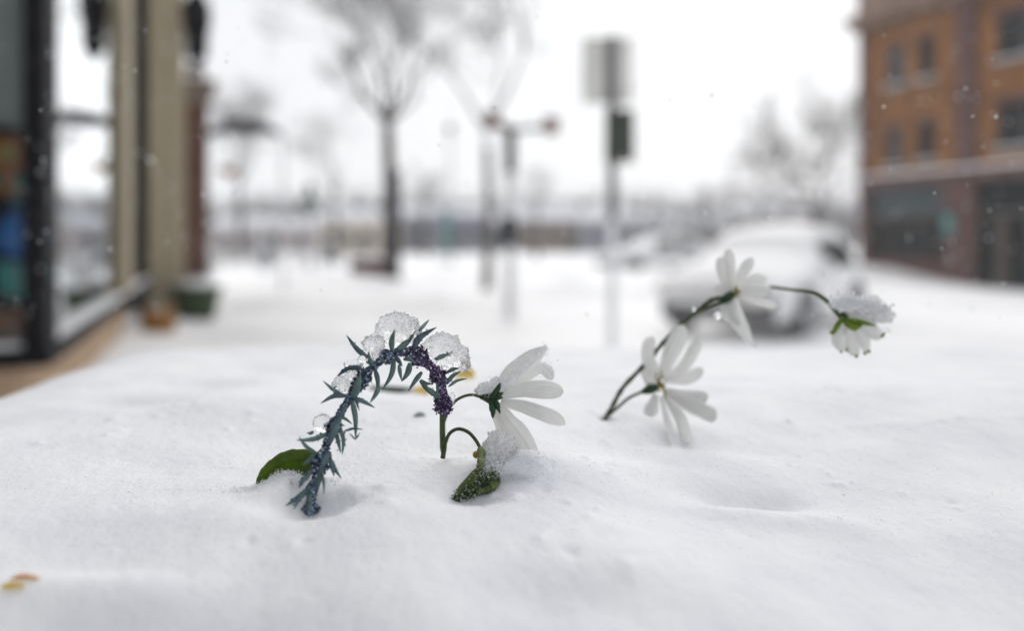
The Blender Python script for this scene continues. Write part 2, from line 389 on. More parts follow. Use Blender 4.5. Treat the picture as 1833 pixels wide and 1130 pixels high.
# hanging dark lantern
hp = W(352, 60, 13.9)
hl = thing('wall_lantern', tuple(hp), 'long black lantern hanging from a bracket beyond the tan pilaster', 'lantern')
prof = [(0, -.42), (.05, -.40), (.07, -.33), (.13, -.28), (.15, .05), (.17, .08), (.18, .30), (.15, .36), (.06, .50), (.03, .6)]
def lathe(prof, n=16, c=(0, 0, 0)):
    v, f = [], []
    for r, z in prof:
        for k in range(n): a = 2*math.pi*k/n; v.append((c[0]+r*math.cos(a), c[1]+r*math.sin(a), c[2]+z))
    for i in range(len(prof)-1):
        for k in range(n): a = i*n+k; b_ = i*n+(k+1) % n; f.append((a, b_, b_+n, a+n))
    return v, f
b = MB(); b.add(*lathe(prof, 12)); b.build('lantern_body', M_blk, hl, smooth=True)
b = MB(); b.add(*tube(catmull([(0, 0, .58), (-.05, 0, .75), (-.25, 0, .85), (-.5, .0, .85)], 6), .022, 8)); b.build('bracket', M_blk, hl, smooth=True); hl.scale = (1.35, 1.35, 1.5)
# shop display behind the corner window
def disp(name, label, cat, build, y0, z0):
    t = thing(name, tuple(corner+Vector((math.cos(ANG)*.16-math.sin(ANG)*y0, math.sin(ANG)*.16+math.cos(ANG)*y0, z0))), label, cat, rz=ANG)
    build(t); return t
COLS = {'o': (.60, .18, .03), 'y': (.60, .45, .10), 'b': (.02, .09, .25), 'g': (.10, .32, .20), 't': (.12, .62, .56), 'br': (.32, .11, .03)}
def art(t):
    MB().box(0, .02, -.02, .40, 0, .36).build('board', flat('display_orange', COLS['o']), t)
    for i in range(5):
        b = MB(); b.add(*lathe([(0, -.01), (.055, -.008), (.05, .008), (0, .01)], 16))
        o = b.build('blossom_print', flat('display_yellow' if i % 2 else 'display_green', COLS['y'] if i % 2 else COLS['g']), t)
        o.rotation_euler = (0, R(90), 0); o.location = (-.008, .03+.08*i, .09+.17*(i % 2))
disp('picture_board', 'orange and yellow picture board inside the corner window', 'picture', art, .10, 1.62)
def vase(t):
    b = MB(); b.add(*lathe([(0, 0), (.09, 0), (.15, .08), (.17, .17), (.12, .27), (.05, .33), (.07, .37)], 20)); b.build('body', flat('display_blue', COLS['b'], .3), t, smooth=True)
    b = MB(); b.add(*lathe([(.066, .372), (.08, .376), (.08, .39), (.066, .39)], 20)); b.build('rim', flat('display_teal', COLS['t'], .3), t, smooth=True)
disp('blue_vase', 'dark blue vase in the corner window below the orange board', 'vase', vase, .14, 1.22)
def plate(t):
    b = MB(); b.add(*lathe([(0, 0), (.09, .004), (.15, .02), (.155, .024), (.15, .028), (.09, .012), (0, .01)], 28)); o = b.build('dish', flat('display_teal', COLS['t'], .3), t, smooth=True)
    o.rotation_euler = (0, R(-82), 0); o.location = (.05, 0, .155)
    MB().box(.02, .12, -.06, .06, -.02, .02).build('stand', flat('display_brown', COLS['br']), t)
disp('teal_plate', 'round teal plate standing in the corner window', 'plate', plate, .13, .99)
def bx(t):
    MB().box(0, .2, -.04, .3, 0, .12).build('box_body', flat('display_brown', COLS['br']), t, bevel=.01)
    MB().box(-.01, .21, -.05, .31, .122, .15).build('lid', flat('display_orange', COLS['o']), t, bevel=.006)
disp('brown_box', 'small rust brown box on the floor of the corner window', 'box', bx, .12, .76)
MB().box(.20, .23, .1, 1.2, 2.05, 5.6).build('blind', M_white, shop)
# green pot and brown hanging basket
p = W(352, 570, 13.4); p.z = .02
gp = thing('plant_pot', tuple(p), 'dark green tapered plant pot topped with snow beside the tan pilaster', 'plant pot')
M_gr = flat('green_glaze', (.035, .055, .018), .5)
b = MB(); b.add(*lathe([(0, 0), (.22, 0), (.24, .03), (.30, .40), (.33, .42), (.33, .50), (.29, .50), (.28, .44), (0, .44)], 24)); b.build('pot', M_gr, gp, smooth=True)
b = MB(); b.add(*lathe([(.28, .46), (.27, .53), (.18, .60), (.05, .63), (0, .63)], 24)); b.build('pot_snow', M_snow, gp, smooth=True)
b = MB()
for i in range(14):
    a = random.uniform(0, 6.28); r = random.uniform(.02, .2)
    p0 = Vector((math.cos(a)*r, math.sin(a)*r, .55)); p1 = p0+Vector((math.cos(a)*.12, math.sin(a)*.12, random.uniform(.25, .5)))
    b.add(*tube(catmull([p0, p0.lerp(p1, .5)+Vector((0, 0, .08)), p1], 4), [.008]*8+[.004], 5))
b.build('dead_stems', mat('bark_dark', (.06, .045, .04), .9, snow=.3), gp)
p = W(283, 612, 10.6)
hb = thing('wicker_basket', (p.x, p.y, p.z-.10), 'brown wicker basket standing in the drift below the shop sill', 'basket')
M_wick = mat('wicker', (.32, .16, .05), .8, .35, 60, .8, .01)
proto = None
for i in range(7):
    z = i*.062; r = .12+.055*math.sin(i/6*2.4)
    b = MB(); pts = [(math.cos(a)*r, math.sin(a)*r, z+.012*math.sin(a*9+i*3.14)) for a in np.linspace(0, 6.2832, 49)]
    b.add(*tube(pts, .034, 6)); b.build('woven_hoop', M_wick, hb, smooth=True)
b = MB(); b.add(*lathe([(0, .36), (.10, .40), (.13, .38)], 16)); b.build('basket_snow', M_snow, hb, smooth=True)
hb.scale = (1.1, 1.1, 1.35); gp.scale = (1.25, 1.25, 1.12)

# metal arch
M_arch = mat('arch_iron', (.03, .03, .045), .6, .2, 5, snow=.2)
ac = W(436, 240, 20.3)
ar = thing('iron_arch', (ac.x, ac.y, 0), 'dark iron arch sign spanning from the brick pier over the path', 'arch')
def arc(z0, rise, half=.95): return [(t*half, 0, z0+rise*(1-t*t)) for t in np.linspace(-1, 1, 25)]
z0 = ac.z
b = MB(); b.add(*tube(arc(z0, .34), .06, 6)); b.build('upper_rail', M_arch, ar); b = MB(); b.add(*tube(arc(z0-.02, .10), .05, 6)); b.build('lower_rail', M_arch, ar)
b = MB()
for t in np.linspace(-.9, .9, 19):
    za = z0-.02+.10*(1-t*t); zb = z0+.34*(1-t*t)
    b.box(t*.95-.047, t*.95+.046, -.02, .02, za, zb)
b.build('letter_bars', M_arch, ar)['kind'] = 'stuff'
MB().cyl((-.98, 0, z0-.1), (-.98, 0, z0+.15), .05).build('mount', M_arch, ar)
b = MB(); b.cyl((1.0, .0, 0), (1.0, 0, z0+.02), .03); b.build('post', mat('snow_pole', (.45, .46, .48), .6, .1, 5), ar)
hb2 = W(408, 305, 20.3)
t = thing('hanging_sign', tuple(hb2), 'small orange-brown hanging flower basket under the iron arch', 'basket')
b = MB(); b.add(*lathe([(0, -.16), (.10, -.14), (.19, -.04), (.22, .06), (.0, .06)], 16)); b.build('bowl', mat('orange_coir', (.42, .19, .04), .9, .3, 20), t, smooth=True)
b = MB(); b.add(*lathe([(.21, .062), (.12, .12), (0, .14)], 16)); b.build('bowl_snow', M_snow, t, smooth=True)
b = MB()
for a in (0, 2.1, 4.2): b.add(*tube([(math.cos(a)*.2, math.sin(a)*.2, .06), (0, 0, .7)], .006, 5))
b.build('chain', M_blk, t); t.name = 'hanging_basket'; org[t.name] = hb2

# ================================================================== BUILDING on the right
A2 = Vector((.355, -.935, 0)); ang2 = math.atan2(-.935, .355)
M_or = mat('orange_brick', (.20, .088, .03), .9, .42, .55, .4, .02); M_red = mat('red_sandstone', (.10, .055, .05), .9, .25, 1.5, .4, .02)
M_corn = mat('cornice_stone', (.20, .135, .10), .8, .2, 2, snow=.3); M_win = mat('dark_window', (.008, .011, .012), .3, .3, 1, .05, spec=.15)
M_winl = mat('pale_window', (.035, .05, .055), .2, .3, 1, .05, spec=.4)
M_trim = mat('window_trim', (.12, .10, .09), .7, snow=.35)
bl = thing('brick_building', (18.7, 42.8, 0), 'three storey orange brick corner building with dark shopfronts at right', 'building', rz=ang2)
holes = [(1.75, 2.95, 9.2, 11.1, 1), (3.75, 4.75, 9.2, 11.2, 0), (7.9, 10.6, 9.3, 11.3, 0), (1.75, 2.75, 5.1, 7.0, 1), (3.7, 4.75, 5.2, 7.1, 0), (7.9, 10.6, 5.4, 7.4, 0), (12, 14.6, 9.3, 11.3, 0), (12, 14.6, 5.4, 7.4, 0)]
def wall_with(holes, x0, x1, z0, z1, y0, y1, name, m, parent):
    xsx = sorted({x0, x1, *[h[0] for h in holes], *[h[1] for h in holes]}); b = MB()
    for a, c in zip(xsx[:-1], xsx[1:]):
        hs_ = sorted([(h[2], h[3]) for h in holes if h[0] <= a and h[1] >= c]); z = z0
        for p0, p1 in hs_: b.box(a, c, y0, y1, z, p0); z = p1
        b.box(a, c, y0, y1, z, z1)
    return b.build(name, m, parent)
wall_with(holes, 0, 18, 4.7, 12.6, 0, .4, 'wall', M_or, bl)
MB().box(.1, 18, .45, 12, 4.6, 13.4).build('core', M_or, bl)
MB().box(0, 18, -.12, .5, 4.05, 4.65).build('belt_course', M_red, bl); MB().box(0, 18, -.16, .1, 4.653, 4.78).build('belt_snow', M_snow, bl, bevel=.03)
MB().box(-.35, 18, -.45, .6, 12.6, 12.95).build('cornice', M_corn, bl); MB().box(-.55, 18, -.65, .6, 12.953, 13.3).build('cornice', M_corn, bl)
MB().box(-.1, 18, -.1, .5, 13.3, 15.0).build('parapet', M_corn, bl)
for s in np.arange(.2, 17, .9): MB().box(s, s+.2, -.35, -.003, 12.2, 12.597).build('cornice_bracket', M_corn, bl)
for s in (6.0, 11.1, 16): MB().box(s, s+1.0, -.18, -.002, 4.8, 12.597).build('pilaster', M_red, bl)
MB().box(0, .45, -.10, -.002, 4.8, 12.597).build('pilaster', M_red, bl)
for h in holes:
    f = MB().box(h[0], h[1], .2, .24, h[2], h[3]).build('window', M_winl if h[4] else M_win, bl)
    xm = (h[0]+h[1])/2; zm = (h[2]+h[3])/2
    b = MB().box(h[0], h[0]+.08, .12, .197, h[2], h[3]).box(h[1]-.08, h[1], .12, .197, h[2], h[3]).box(h[0]+.08, h[1]-.08, .12, .197, h[3]-.08, h[3]).box(h[0]+.08, h[1]-.08, .12, .197, zm-.04, zm+.04)
    if h[1]-h[0] > 2: b.box(xm-.05, xm+.05, .11, .196, h[2], h[3]-.08)
    b.build('window_frame', M_trim, f)
    MB().box(h[0]-.15, h[1]+.15, -.14, .1, h[2]-.18, h[2]-.01).build('window_sill', M_trim, f)
    MB().box(h[0]-.15, h[1]+.15, -.13, .09, h[2]-.007, h[2]+.07).build('sill_snow', M_snow, f, bevel=.02)
    MB().box(h[0]-.2, h[1]+.2, -.06, -.002, h[3]+.02, h[3]+.3).build('lintel', M_red, f)
for a, c in ((0, .55), (5.2, 6.9), (10.6, 11.7), (16, 18)): MB().box(a, c, -.06, .5, -1.3, 4.05).build('pier', M_red, bl)
for a, c, dark in ((.55, 5.2, 1), (6.9, 10.6, 0), (11.7, 16, 1)):
    MB().box(a, c, .06, .4, -1.3, .45).build('stall_riser', M_red if dark else M_win, bl)
    f = MB().box(a, c, .3, .34, .45, 2.5).build('shop_window', M_win, bl)
    nb = 4 if dark else 3
    for i in range(nb+1): 
        x = a+(c-a)*i/nb; MB().box(x-.05 if i else x, x+.05 if i < nb else x, .2, .297, .45, 2.5).build('mullion', M_trim, f)
    g_ = MB().box(a, c, .25, .34, 2.65, 4.05).build('transom_window', M_winl if dark else M_win, bl); MB().box(a, c, .1, .345, 2.502, 2.647).build('transom_bar', M_trim, g_)
MB().box(7.9, 8.5, -.02, .055, -.7, 2.3).build('door', mat('door_brown', (.06, .045, .035), .5), bl)
wl = bl.matrix_world
tl = thing('banner', tuple(Vector((18.7, 42.8, 0))+A2*5.55+Vector((-.935, -.355, 0))*.1+Vector((0, 0, 1.9))), 'faded teal banner on the red pier between the shopfronts', 'banner', rz=ang2)
MB().box(-.28, .28, -.03, .0, -.3, .75).build('cloth', flat('teal_cloth', (.10, .22, .21)), tl); MB().cyl((-.4, -.02, .76), (.4, -.02, .76), .03).build('rod', M_blk, tl)

# ================================================================== TREES
M_bark = mat('bark_dark', (.06, .045, .04), .9, snow=.3)
M_bark2 = mat('bark_snowy', (.075, .065, .06), .9, .3, 3, .5, .03, snow=.5)
M_bark3 = mat('bark_plastered', (.16, .15, .145), .9, .3, 3, .5, .03, snow=.75)
def tree(name, base, height, fork, spread, r0, seed, label, mtr, levels=6, limbs=None, group=None, tw=.0065, mcr=None):
    rnd = random.Random(seed)
    t = thing(name, tuple(base), label, 'tree', group)
    tr, cr = MB(), MB()
    def grow(p, d, ln, r, lv):
        n = 4; pts = [p]; rr = [r]; q = p
        dd = d
        for i in range(n):
            dd = (dd+Vector((rnd.gauss(0, .16), rnd.gauss(0, .16), rnd.gauss(.04, .10)))).normalized()
            q = q+dd*ln/n; pts.append(q); rr.append(max(r*(1-.38*(i+1)/n), tw))
        (tr if lv <= 1 else cr).add(*tube(pts, rr, 7 if lv <= 1 else (4 if lv < 4 else 3)))
        if lv >= levels: return
        nk = rnd.choice((2, 3, 3)) if lv < 3 else rnd.choice((3, 3, 4))
        for i in range(nk):
            a = rnd.uniform(0, 6.28); sp = rnd.uniform(.35, .8)*spread
            x = dd.orthogonal().normalized(); x.rotate(Matrix.Rotation(a, 3, dd))
            nd = (dd+x*sp+Vector((0, 0, .12))).normalized()
            s_ = rnd.choice(pts[2:]) if (i and lv) else q
            grow(s_, nd, ln*rnd.uniform(.70, .90), rr[-1]*(.85 if i == 0 else .65), lv+1)
    b0 = Vector((0, 0, -.1)); top = Vector((rnd.uniform(-.1, .1), 0, fork))
    pts = [b0, Vector((0, 0, .4)), b0.lerp(top, .5)+Vector((.05, 0, 0)), top]
    tr.add(*tube(catmull(pts, 4), np.linspace(r0*1.15, r0*.72, 13), 10))
    L0 = (height-fork)*.25
    for (dx, dy, dz, k) in (limbs or [(.4, .1, 1, 1), (-.45, -.1, 1, 1), (.05, .4, 1.1, .9), (.1, -.45, .9, .8)]):
        grow(top, Vector((dx, dy, dz)).normalized(), L0*k, r0*.38*k, 1)
    tr.build('trunk', mtr, t, smooth=True); o = cr.build('crown', mcr or mtr, t); o['kind'] = 'stuff'
    return t
def gz(x, y): return float(G(x, y))
def onground(px, Y): x = (px-HX)/FP*Y; return Vector((x, Y, gz(x, Y)))
tree('bare_tree', onground(697, 25), 12, 4.9, 1.05, .24, 3, 'bare dark street tree rising beside the brown planter box', M_bark, 6, [(-.6, .0, 1, 1), (.5, .2, 1, .9), (-.15, -.4, 1, .9), (.15, .3, 1.2, 1), (-.9, .1, .8, .7), (.85, -.1, .8, .7)], tw=.007, mcr=M_bark2)
tree('bare_tree', onground(872, 22), 13, 4.4, 1.0, .15, 11, 'tall forked bare tree behind the twin arm street post', M_bark3, 6, [(-.22, .05, 1, 1.1), (.42, .1, 1, 1.15), (.1, .4, 1, .7)])
tree('bare_tree', onground(1462, 46), 13.0, 2.8, 1.2, .30, 21, 'round crowned snowy bare tree left of the orange brick building', M_bark, 6, [(-.9, 0, .7, .8), (.8, .2, .8, .8), (-.35, -.2, 1, .95), (.4, -.1, 1, .95), (0, .6, .8, .8), (.05, 0, 1.2, .9)], tw=.013, mcr=M_bark2)
tree('bare_tree', onground(430, 55), 14.5, 5, .9, .22, 31, 'faint bare tree far off above the iron arch', M_bark2, 6)
tree('bare_tree', onground(600, 48), 12, 4, .8, .16, 41, 'slender bare tree left of the dark street tree', M_bark2, 5)
tree('bare_tree', onground(1265, 75), 8, 3, .9, .2, 51, 'small distant bare tree behind the parked car roof', M_bark2, 5)
tree('bare_tree', onground(1360, 70), 9, 3, .9, .22, 61, 'distant low bare tree between the car and the round crowned tree', M_bark2, 5)
tree('bare_tree', onground(960, 60), 9, 3.2, .8, .2, 71, 'distant leaning bare tree right of the twin arm post', M_bark2, 5)
tree('bare_tree', onground(760, 65), 9, 3.2, .8, .18, 81, 'thin far bare tree between the two big street trees', M_bark2, 5)
M_fir = mat('fir_green', (.02, .035, .025), .9, .3, 6, snow=.36); M_fir2 = mat('fir_brown', (.06, .035, .035), .9, .3, 6, snow=.36)
def conifer(px, Y, h, r, m, label, seed):
    rnd = random.Random(seed); t = thing('conifer', tuple(onground(px, Y)), label, 'tree')
    MB().cyl((0, 0, -.1), (0, 0, h*.95), .07*h/2, .01, 7).build('trunk', M_bark, t)
    b = MB()
    for i in range(260):
        z = h*(.08+.9*rnd.random()**1.2); rr = r*(1-z/h)*rnd.uniform(.75, 1.15)+.05; a = rnd.uniform(0, 6.28)
        p0 = Vector((0, 0, z+.1*rr)); p1 = Vector((math.cos(a)*rr, math.sin(a)*rr, z-.25*rr)); sd_ = Vector((-math.sin(a), math.cos(a), 0))*rr*.22
        pm = p0.lerp(p1, .6); b.add([p0, pm+sd_, p1, pm-sd_, pm+Vector((0, 0, .05))], [(0, 1, 4), (1, 2, 4), (2, 3, 4), (3, 0, 4)])
    b.build('crown', m, t)
conifer(476, 40, 2.3, .75, M_fir, 'small dark conifer in the snow beyond the path', 1)
conifer(1175, 44, 4.2, .9, M_fir2, 'brownish conifer behind the sign post right of centre', 2)
conifer(1140, 60, 3.5, 1.0, M_fir2, 'dim far conifer left of the brownish one', 3)
conifer(590, 52, 2.0, .8, M_fir, 'low dark conifer left of the bare street tree trunk', 4)

# far wood and low shrubs along the street end
def scrub(name, x0, x1, y0, y1, n, hmin, hmax, m, seed):
    rnd = random.Random(seed); b = MB()
    for i in range(n):
        x = rnd.uniform(x0, x1); y = rnd.uniform(y0, y1); h = rnd.uniform(hmin, hmax); c = Vector((x, y, -.1))
        b.add(*tube([c, c+Vector((rnd.gauss(0, .1)*h, 0, h*.6)), c+Vector((rnd.gauss(0, .2)*h, rnd.gauss(0, .1)*h, h))], [.05*h/3, .03*h/3, .008], 3))
        for k in range(12):
            s_ = c+Vector((0, 0, h*rnd.uniform(.15, .8))); e = s_+Vector((rnd.gauss(0, .3)*h, rnd.gauss(0, .25)*h, rnd.uniform(.1, .4)*h))
            b.add(*tube([s_, s_.lerp(e, .5)+Vector((0, 0, .04*h)), e], [.014*h/3, .01*h/3, .004], 3))
    o = b.build(name, m, loc=(0, 0, 0)); props(o, kind='stuff'); return o
props(scrub('far_woods', -110, 110, 130, 200, 1500, 6, 12, M_bark2, 5), 'grey distant bare wood closing the end of the street', 'wood')
props(scrub('shrub_row', -19, -9, 37, 50, 90, .8, 2.0, M_bark2, 6), 'snowy twiggy bushes in front of the far houses at left', 'bushes')
props(scrub('park_shrubs', 12, 24, 60, 85, 90, 2, 4.5, M_bark2, 8), 'snowy grey thicket behind the parked car', 'bushes')

# ================================================================== FAR HOUSES
def house(px, Y, w, d, hw, hr, col, label, seed, rz=0, nwin=4):
    t = thing('house', tuple(onground(px, Y)), label, 'house', rz=rz)
    m = mat('siding_'+str(seed), tuple(c*1.7 for c in col), .9, .15, 2); mr_ = mat('roof_snow', (.62, .63, .66), .9, .1, 2)
    MB().box(-w/2, w/2, 0, d, -.2, hw).build('wall', m, t)
    e = .3; b = MB()
    v = [(-w/2-e, -e, hw+.002), (w/2+e, -e, hw+.002), (w/2+e, d+e, hw+.002), (-w/2-e, d+e, hw+.002), (-w/2-e, d/2, hw+hr), (w/2+e, d/2, hw+hr)]
    b.add(v, [(0, 1, 5, 4), (2, 3, 4, 5), (0, 4, 3), (1, 2, 5), (0, 3, 2, 1)]); r_ = b.build('roof', mr_, t)
    MB().box(w*.2, w*.2+.6, d*.4, d*.4+.6, hw+hr*.4, hw+hr+.5).build('chimney', M_red, r_)
    for i in range(nwin):
        x = -w/2+w*(i+.5)/nwin; f = MB().box(x-.5, x+.5, -.06, -.002, hw*.35, hw*.75).build('window', M_winl, t)
        MB().box(x-.6, x+.6, -.1, -.063, hw*.30, hw*.345).build('sill', M_trim, f)
    MB().box(w*.05, w*.05+.9, -.05, -.003, 0, 2.0).build('door', M_trim, t)
house(640, 78, 7.5, 7, 3.3, 1.3, (.33, .29, .24), 'pale beige house left of the centre street tree', 1)
house(790, 84, 10, 8, 4.0, 1.2, (.15, .15, .17), 'grey long house behind the teal banner pole', 2, nwin=5)
house(1010, 90, 10, 8, 3.6, 2.0, (.20, .165, .145), 'brown house with snowy roof behind the twin arm post', 3)
house(900, 96, 9, 8, 3.4, 1.4, (.16, .16, .18), 'slate grey house squeezed between beige and brown ones', 4)
house(1120, 84, 9, 8, 3.4, 1.2, (.2, .2, .22), 'grey cottage behind the parking sign post', 5)
house(1400, 88, 8, 8, 3.8, 1.3, (.15, .10, .095), 'red-brown house at the foot of the round crowned tree', 6)
house(1240, 92, 9, 8, 3.0, 1.4, (.2, .19, .2), 'low grey house above the parked car', 7)
house(470, 95, 12, 8, 3.0, 1.4, (.30, .27, .27), 'pale distant house under the iron arch', 8)

# ================================================================== STREET FURNITURE
M_post = mat('plastered_pole', (.30, .30, .31), .7, .3, 3, .3, snow=0); M_alu = mat('sign_back', (.78, .77, .73), .5, .1, 3, metal=.0)
M_snowp = mat('snow_plastered', (.8, .805, .82), .9, .1, 6)
# parking sign seen from the back
p = W(1096, 0, 7.2); gx0, gy0 = p.x, 7.2
sp = thing('parking_sign', (gx0, gy0, gz(gx0, gy0)), 'sign post with a large pale grey sign above a small dark one', 'sign post')
def zy(py, Y, base): return CAMZ-(py-HY)/FP*Y-base
bz = gz(gx0, gy0)
def px2m(d, Y): return d/FP*Y
b = MB(); b.box(-.035, .035, -.035, .035, 0, zy(395, gy0, bz)); b.build('post_base', M_snowp, sp, bevel=.008)
MB().box(-.042, .042, -.028, .028, zy(395, gy0, bz)+.001, zy(64, gy0, bz)).build('post', mat('post_steel', (.13, .13, .135), .6), sp, bevel=.005)
MB().box(px2m(-50, gy0), px2m(34, gy0), .03, .036, zy(184, gy0, bz), zy(68, gy0, bz)).build('sign_plate', M_alu, sp, bevel=.002)
b = MB(); x0, x1, z0_, z1_ = px2m(-50, gy0), px2m(34, gy0), zy(184, gy0, bz), zy(68, gy0, bz)
b.box(x0-.012, x0, .028, .038, z0_, z1_).box(x1, x1+.012, .028, .038, z0_, z1_).box(x0-.012, x1+.012, .028, .038, z1_+.001, z1_+.012)
b.build('sign_edge', mat('sign_edge', (.28, .24, .13), .6), sp)
x0, x1, z0_, z1_ = px2m(-12, gy0), px2m(36, gy0), zy(290, gy0, bz), zy(197, gy0, bz)
MB().box(x0, x1, -.048, -.036, z0_, z1_).build('small_sign_plate', mat('dark_sign', (.045, .055, .045), .5), sp, bevel=.002)
MB().box(x0-.01, x0-.0005, -.05, -.034, z0_, z1_).box(x1+.0005, x1+.01, -.05, -.034, z0_, z1_).box(x0, x1, -.05, -.034, z0_-.01, z0_-.0005).build('small_sign_edge', mat('sign_edge', (.28, .24, .13), .6), sp)
b = MB()
for z in (zy(90, gy0, bz), zy(165, gy0, bz), zy(215, gy0, bz), zy(275, gy0, bz)): b.cyl((0, -.06, z), (0, .04, z), .009, n=6)
b.build('bolt', M_blk, sp)
# twin arm post
Yp = 13.5; q = onground(913, Yp); bz = q.z
tp = thing('twin_arm_post', tuple(q), 'snow plastered post with dark cross arm and two reddish lamp boxes', 'lamp post')
MB().cyl((0, 0, 0), (0, 0, zy(310, Yp, bz)), .10, .085, 14).build('post', M_snowp, tp, smooth=True)
M_iron = mat('old_iron', (.03, .027, .018), .8, .3, spec=.1)
MB().cyl((0, 0, zy(309, Yp, bz)), (0, 0, zy(228, Yp, bz)), .10, .10, 14).build('post_head', M_iron, tp, smooth=True)
b = MB(); b.add(*tube(catmull([(-.30, 0, zy(213, Yp, bz)), (-.12, 0, zy(226, Yp, bz)), (.0, 0, zy(232, Yp, bz)), (.3, 0, zy(230, Yp, bz)), (.66, 0, zy(226, Yp, bz))], 6), [.05]*6+[.075]*8+[.04]*11, 8)); b.build('cross_arm', M_iron, tp, smooth=True)
for x, y in ((-.30, 214), (.70, 225)):
    z = zy(y, Yp, bz); l = MB().box(x-.12, x+.12, -.12, .12, z-.13, z+.11).build('lamp_box', mat('rust_red', (.19, .07, .045), .7), tp, bevel=.02)
    b = MB(); b.add([(x-.15, -.15, z+.112), (x+.15, -.15, z+.112), (x+.15, .15, z+.112), (x-.15, .15, z+.112), (x, 0, z+.22)], [(0, 1, 4), (1, 2, 4), (2, 3, 4), (3, 0, 4), (0, 3, 2, 1)]); b.build('lamp_cap', M_snowp, l)
MB().box(-.16, .10, -.17, -.10, zy(440, Yp, bz), zy(388, Yp, bz)).build('control_box', mat('dark_sign2', (.03, .035, .04), .5), tp, bevel=.015)
# wreath lamp
def lamp(px, Y, h, label, wreath, group=None):
    q = onground(px, Y); t = thing('street_lamp', tuple(q), label, 'street lamp')
    b = MB(); b.add(*lathe([(.16, 0), (.16, .1), (.1, .3), (.06, .5), (.05, h)], 12)); b.build('post', M_post, t, smooth=True)
    b = MB(); b.add(*lathe([(.05, h), (.12, h+.05), (.2, h+.35), (.22, h+.4), (.05, h+.6), (0, h+.62)], 12)); b.build('lamp_head', M_blk, t, smooth=True)
    if wreath:
        b = MB(); n = 24
        for k in range(160):
            a = random.uniform(0, 6.28); r = .33+random.gauss(0, .05); c = Vector((math.cos(a)*r, -.12+random.gauss(0, .05), h-.35+math.sin(a)*r)); e = c+Vector((random.gauss(0, .1), random.gauss(0, .06), random.gauss(0, .1)))
            b.add(*tube([c, e], [.03, .008], 3))
        b.build('wreath', mat('wreath_green', (.03, .08, .035), .9), t)['kind'] = 'stuff'
lamp(555, 36, 3.3, 'street lamp carrying a dark green wreath near the path', True)
lamp(806, 44, 7.2, 'tall thin street lamp between the two big trees', False)
q = onground(790, 43); t = thing('banner_pole', tuple(q), 'teal banner on a short pole below the tall thin street lamp', 'banner')
MB().cyl((0, 0, 0), (0, 0, 3.6), .05).build('pole', M_post, t); MB().box(.06, .5, -.02, .02, .6, 3.0).build('cloth', flat('teal_cloth', (.10, .22, .21)), t)
# kiosk and planter beside tree A
q = onground(706, 24.2); t = thing('notice_pillar', tuple(q), 'tall narrow black notice pillar right against the street tree trunk', 'pillar')
MB().box(-.17, .17, -.12, .12, 0, 3.2).build('case', mat('kiosk_dark', (.05, .052, .06), .6), t, bevel=.02); MB().box(-.2, .2, -.15, .15, 3.202, 3.3).build('cap', M_trim, t); MB().box(-.2, .2, -.15, .15, -.02, .12).build('foot', M_blk, t)
q = onground(664, 24.8); t = thing('planter_box', tuple(q), 'brown red brick planter box at the foot of the street tree', 'planter')
for i in range(4):
    for j in range(5):
        x = -.6+j*.24+(.06 if i % 2 else -.0); 
        if i == 0 and j == 0: pb = MB().box(0, .225, -.35, .35, 0, .14).build('brick', mat('planter_brick', (.13, .05, .045), .9), t, bevel=.006); o = pb
        else: o = pb.copy(); C.objects.link(o)
        o.location = (x-.03, 0, i*.15)
b = MB(); b.add(*lathe([(.55, .60), (.5, .66), (.3, .72), (0, .75)], 16)); b.build('planter_snow', M_snow, t, smooth=True)

# ================================================================== SNOWED-IN CARS
M_body = mat('car_paint', (.82, .83, .84), .6, .25, 3, .03); M_rub = mat('tyre', (.14, .14, .145), .9); M_rim = mat('rim', (.3, .3, .31), .4)
def loft(st, ring):
    v, f = [], []; n = None
    for s in st:
        r = ring(*s); n = len(r); v += r
    for i in range(len(st)-1):
        for k in range(n-1): a = i*n+k; f.append((a, a+1, a+1+n, a+n))
        f.append((i*n+n-1, i*n, i*n+n, i*n+2*n-1))
    f.append(tuple(range(n))); f.append(tuple(range((len(st)-1)*n, len(st)*n))[::-1]); return v, f
ST = [(2.05, .50, .50, .62, .62), (2.0, .66, .64, .78, .72), (1.7, .80, .78, .86, .74), (1.2, .92, .88, .88, .74), (.8, 1.0, .92, .89, .72), (.35, 1.30, .94, .89, .66), (.0, 1.46, .95, .89, .62), (-.6, 1.50, .95, .89, .62), (-1.2, 1.47, .96, .88, .61), (-1.65, 1.30, .96, .86, .58), (-1.95, 1.0, .92, .82, .6), (-2.05, .6, .58, .74, .62)]
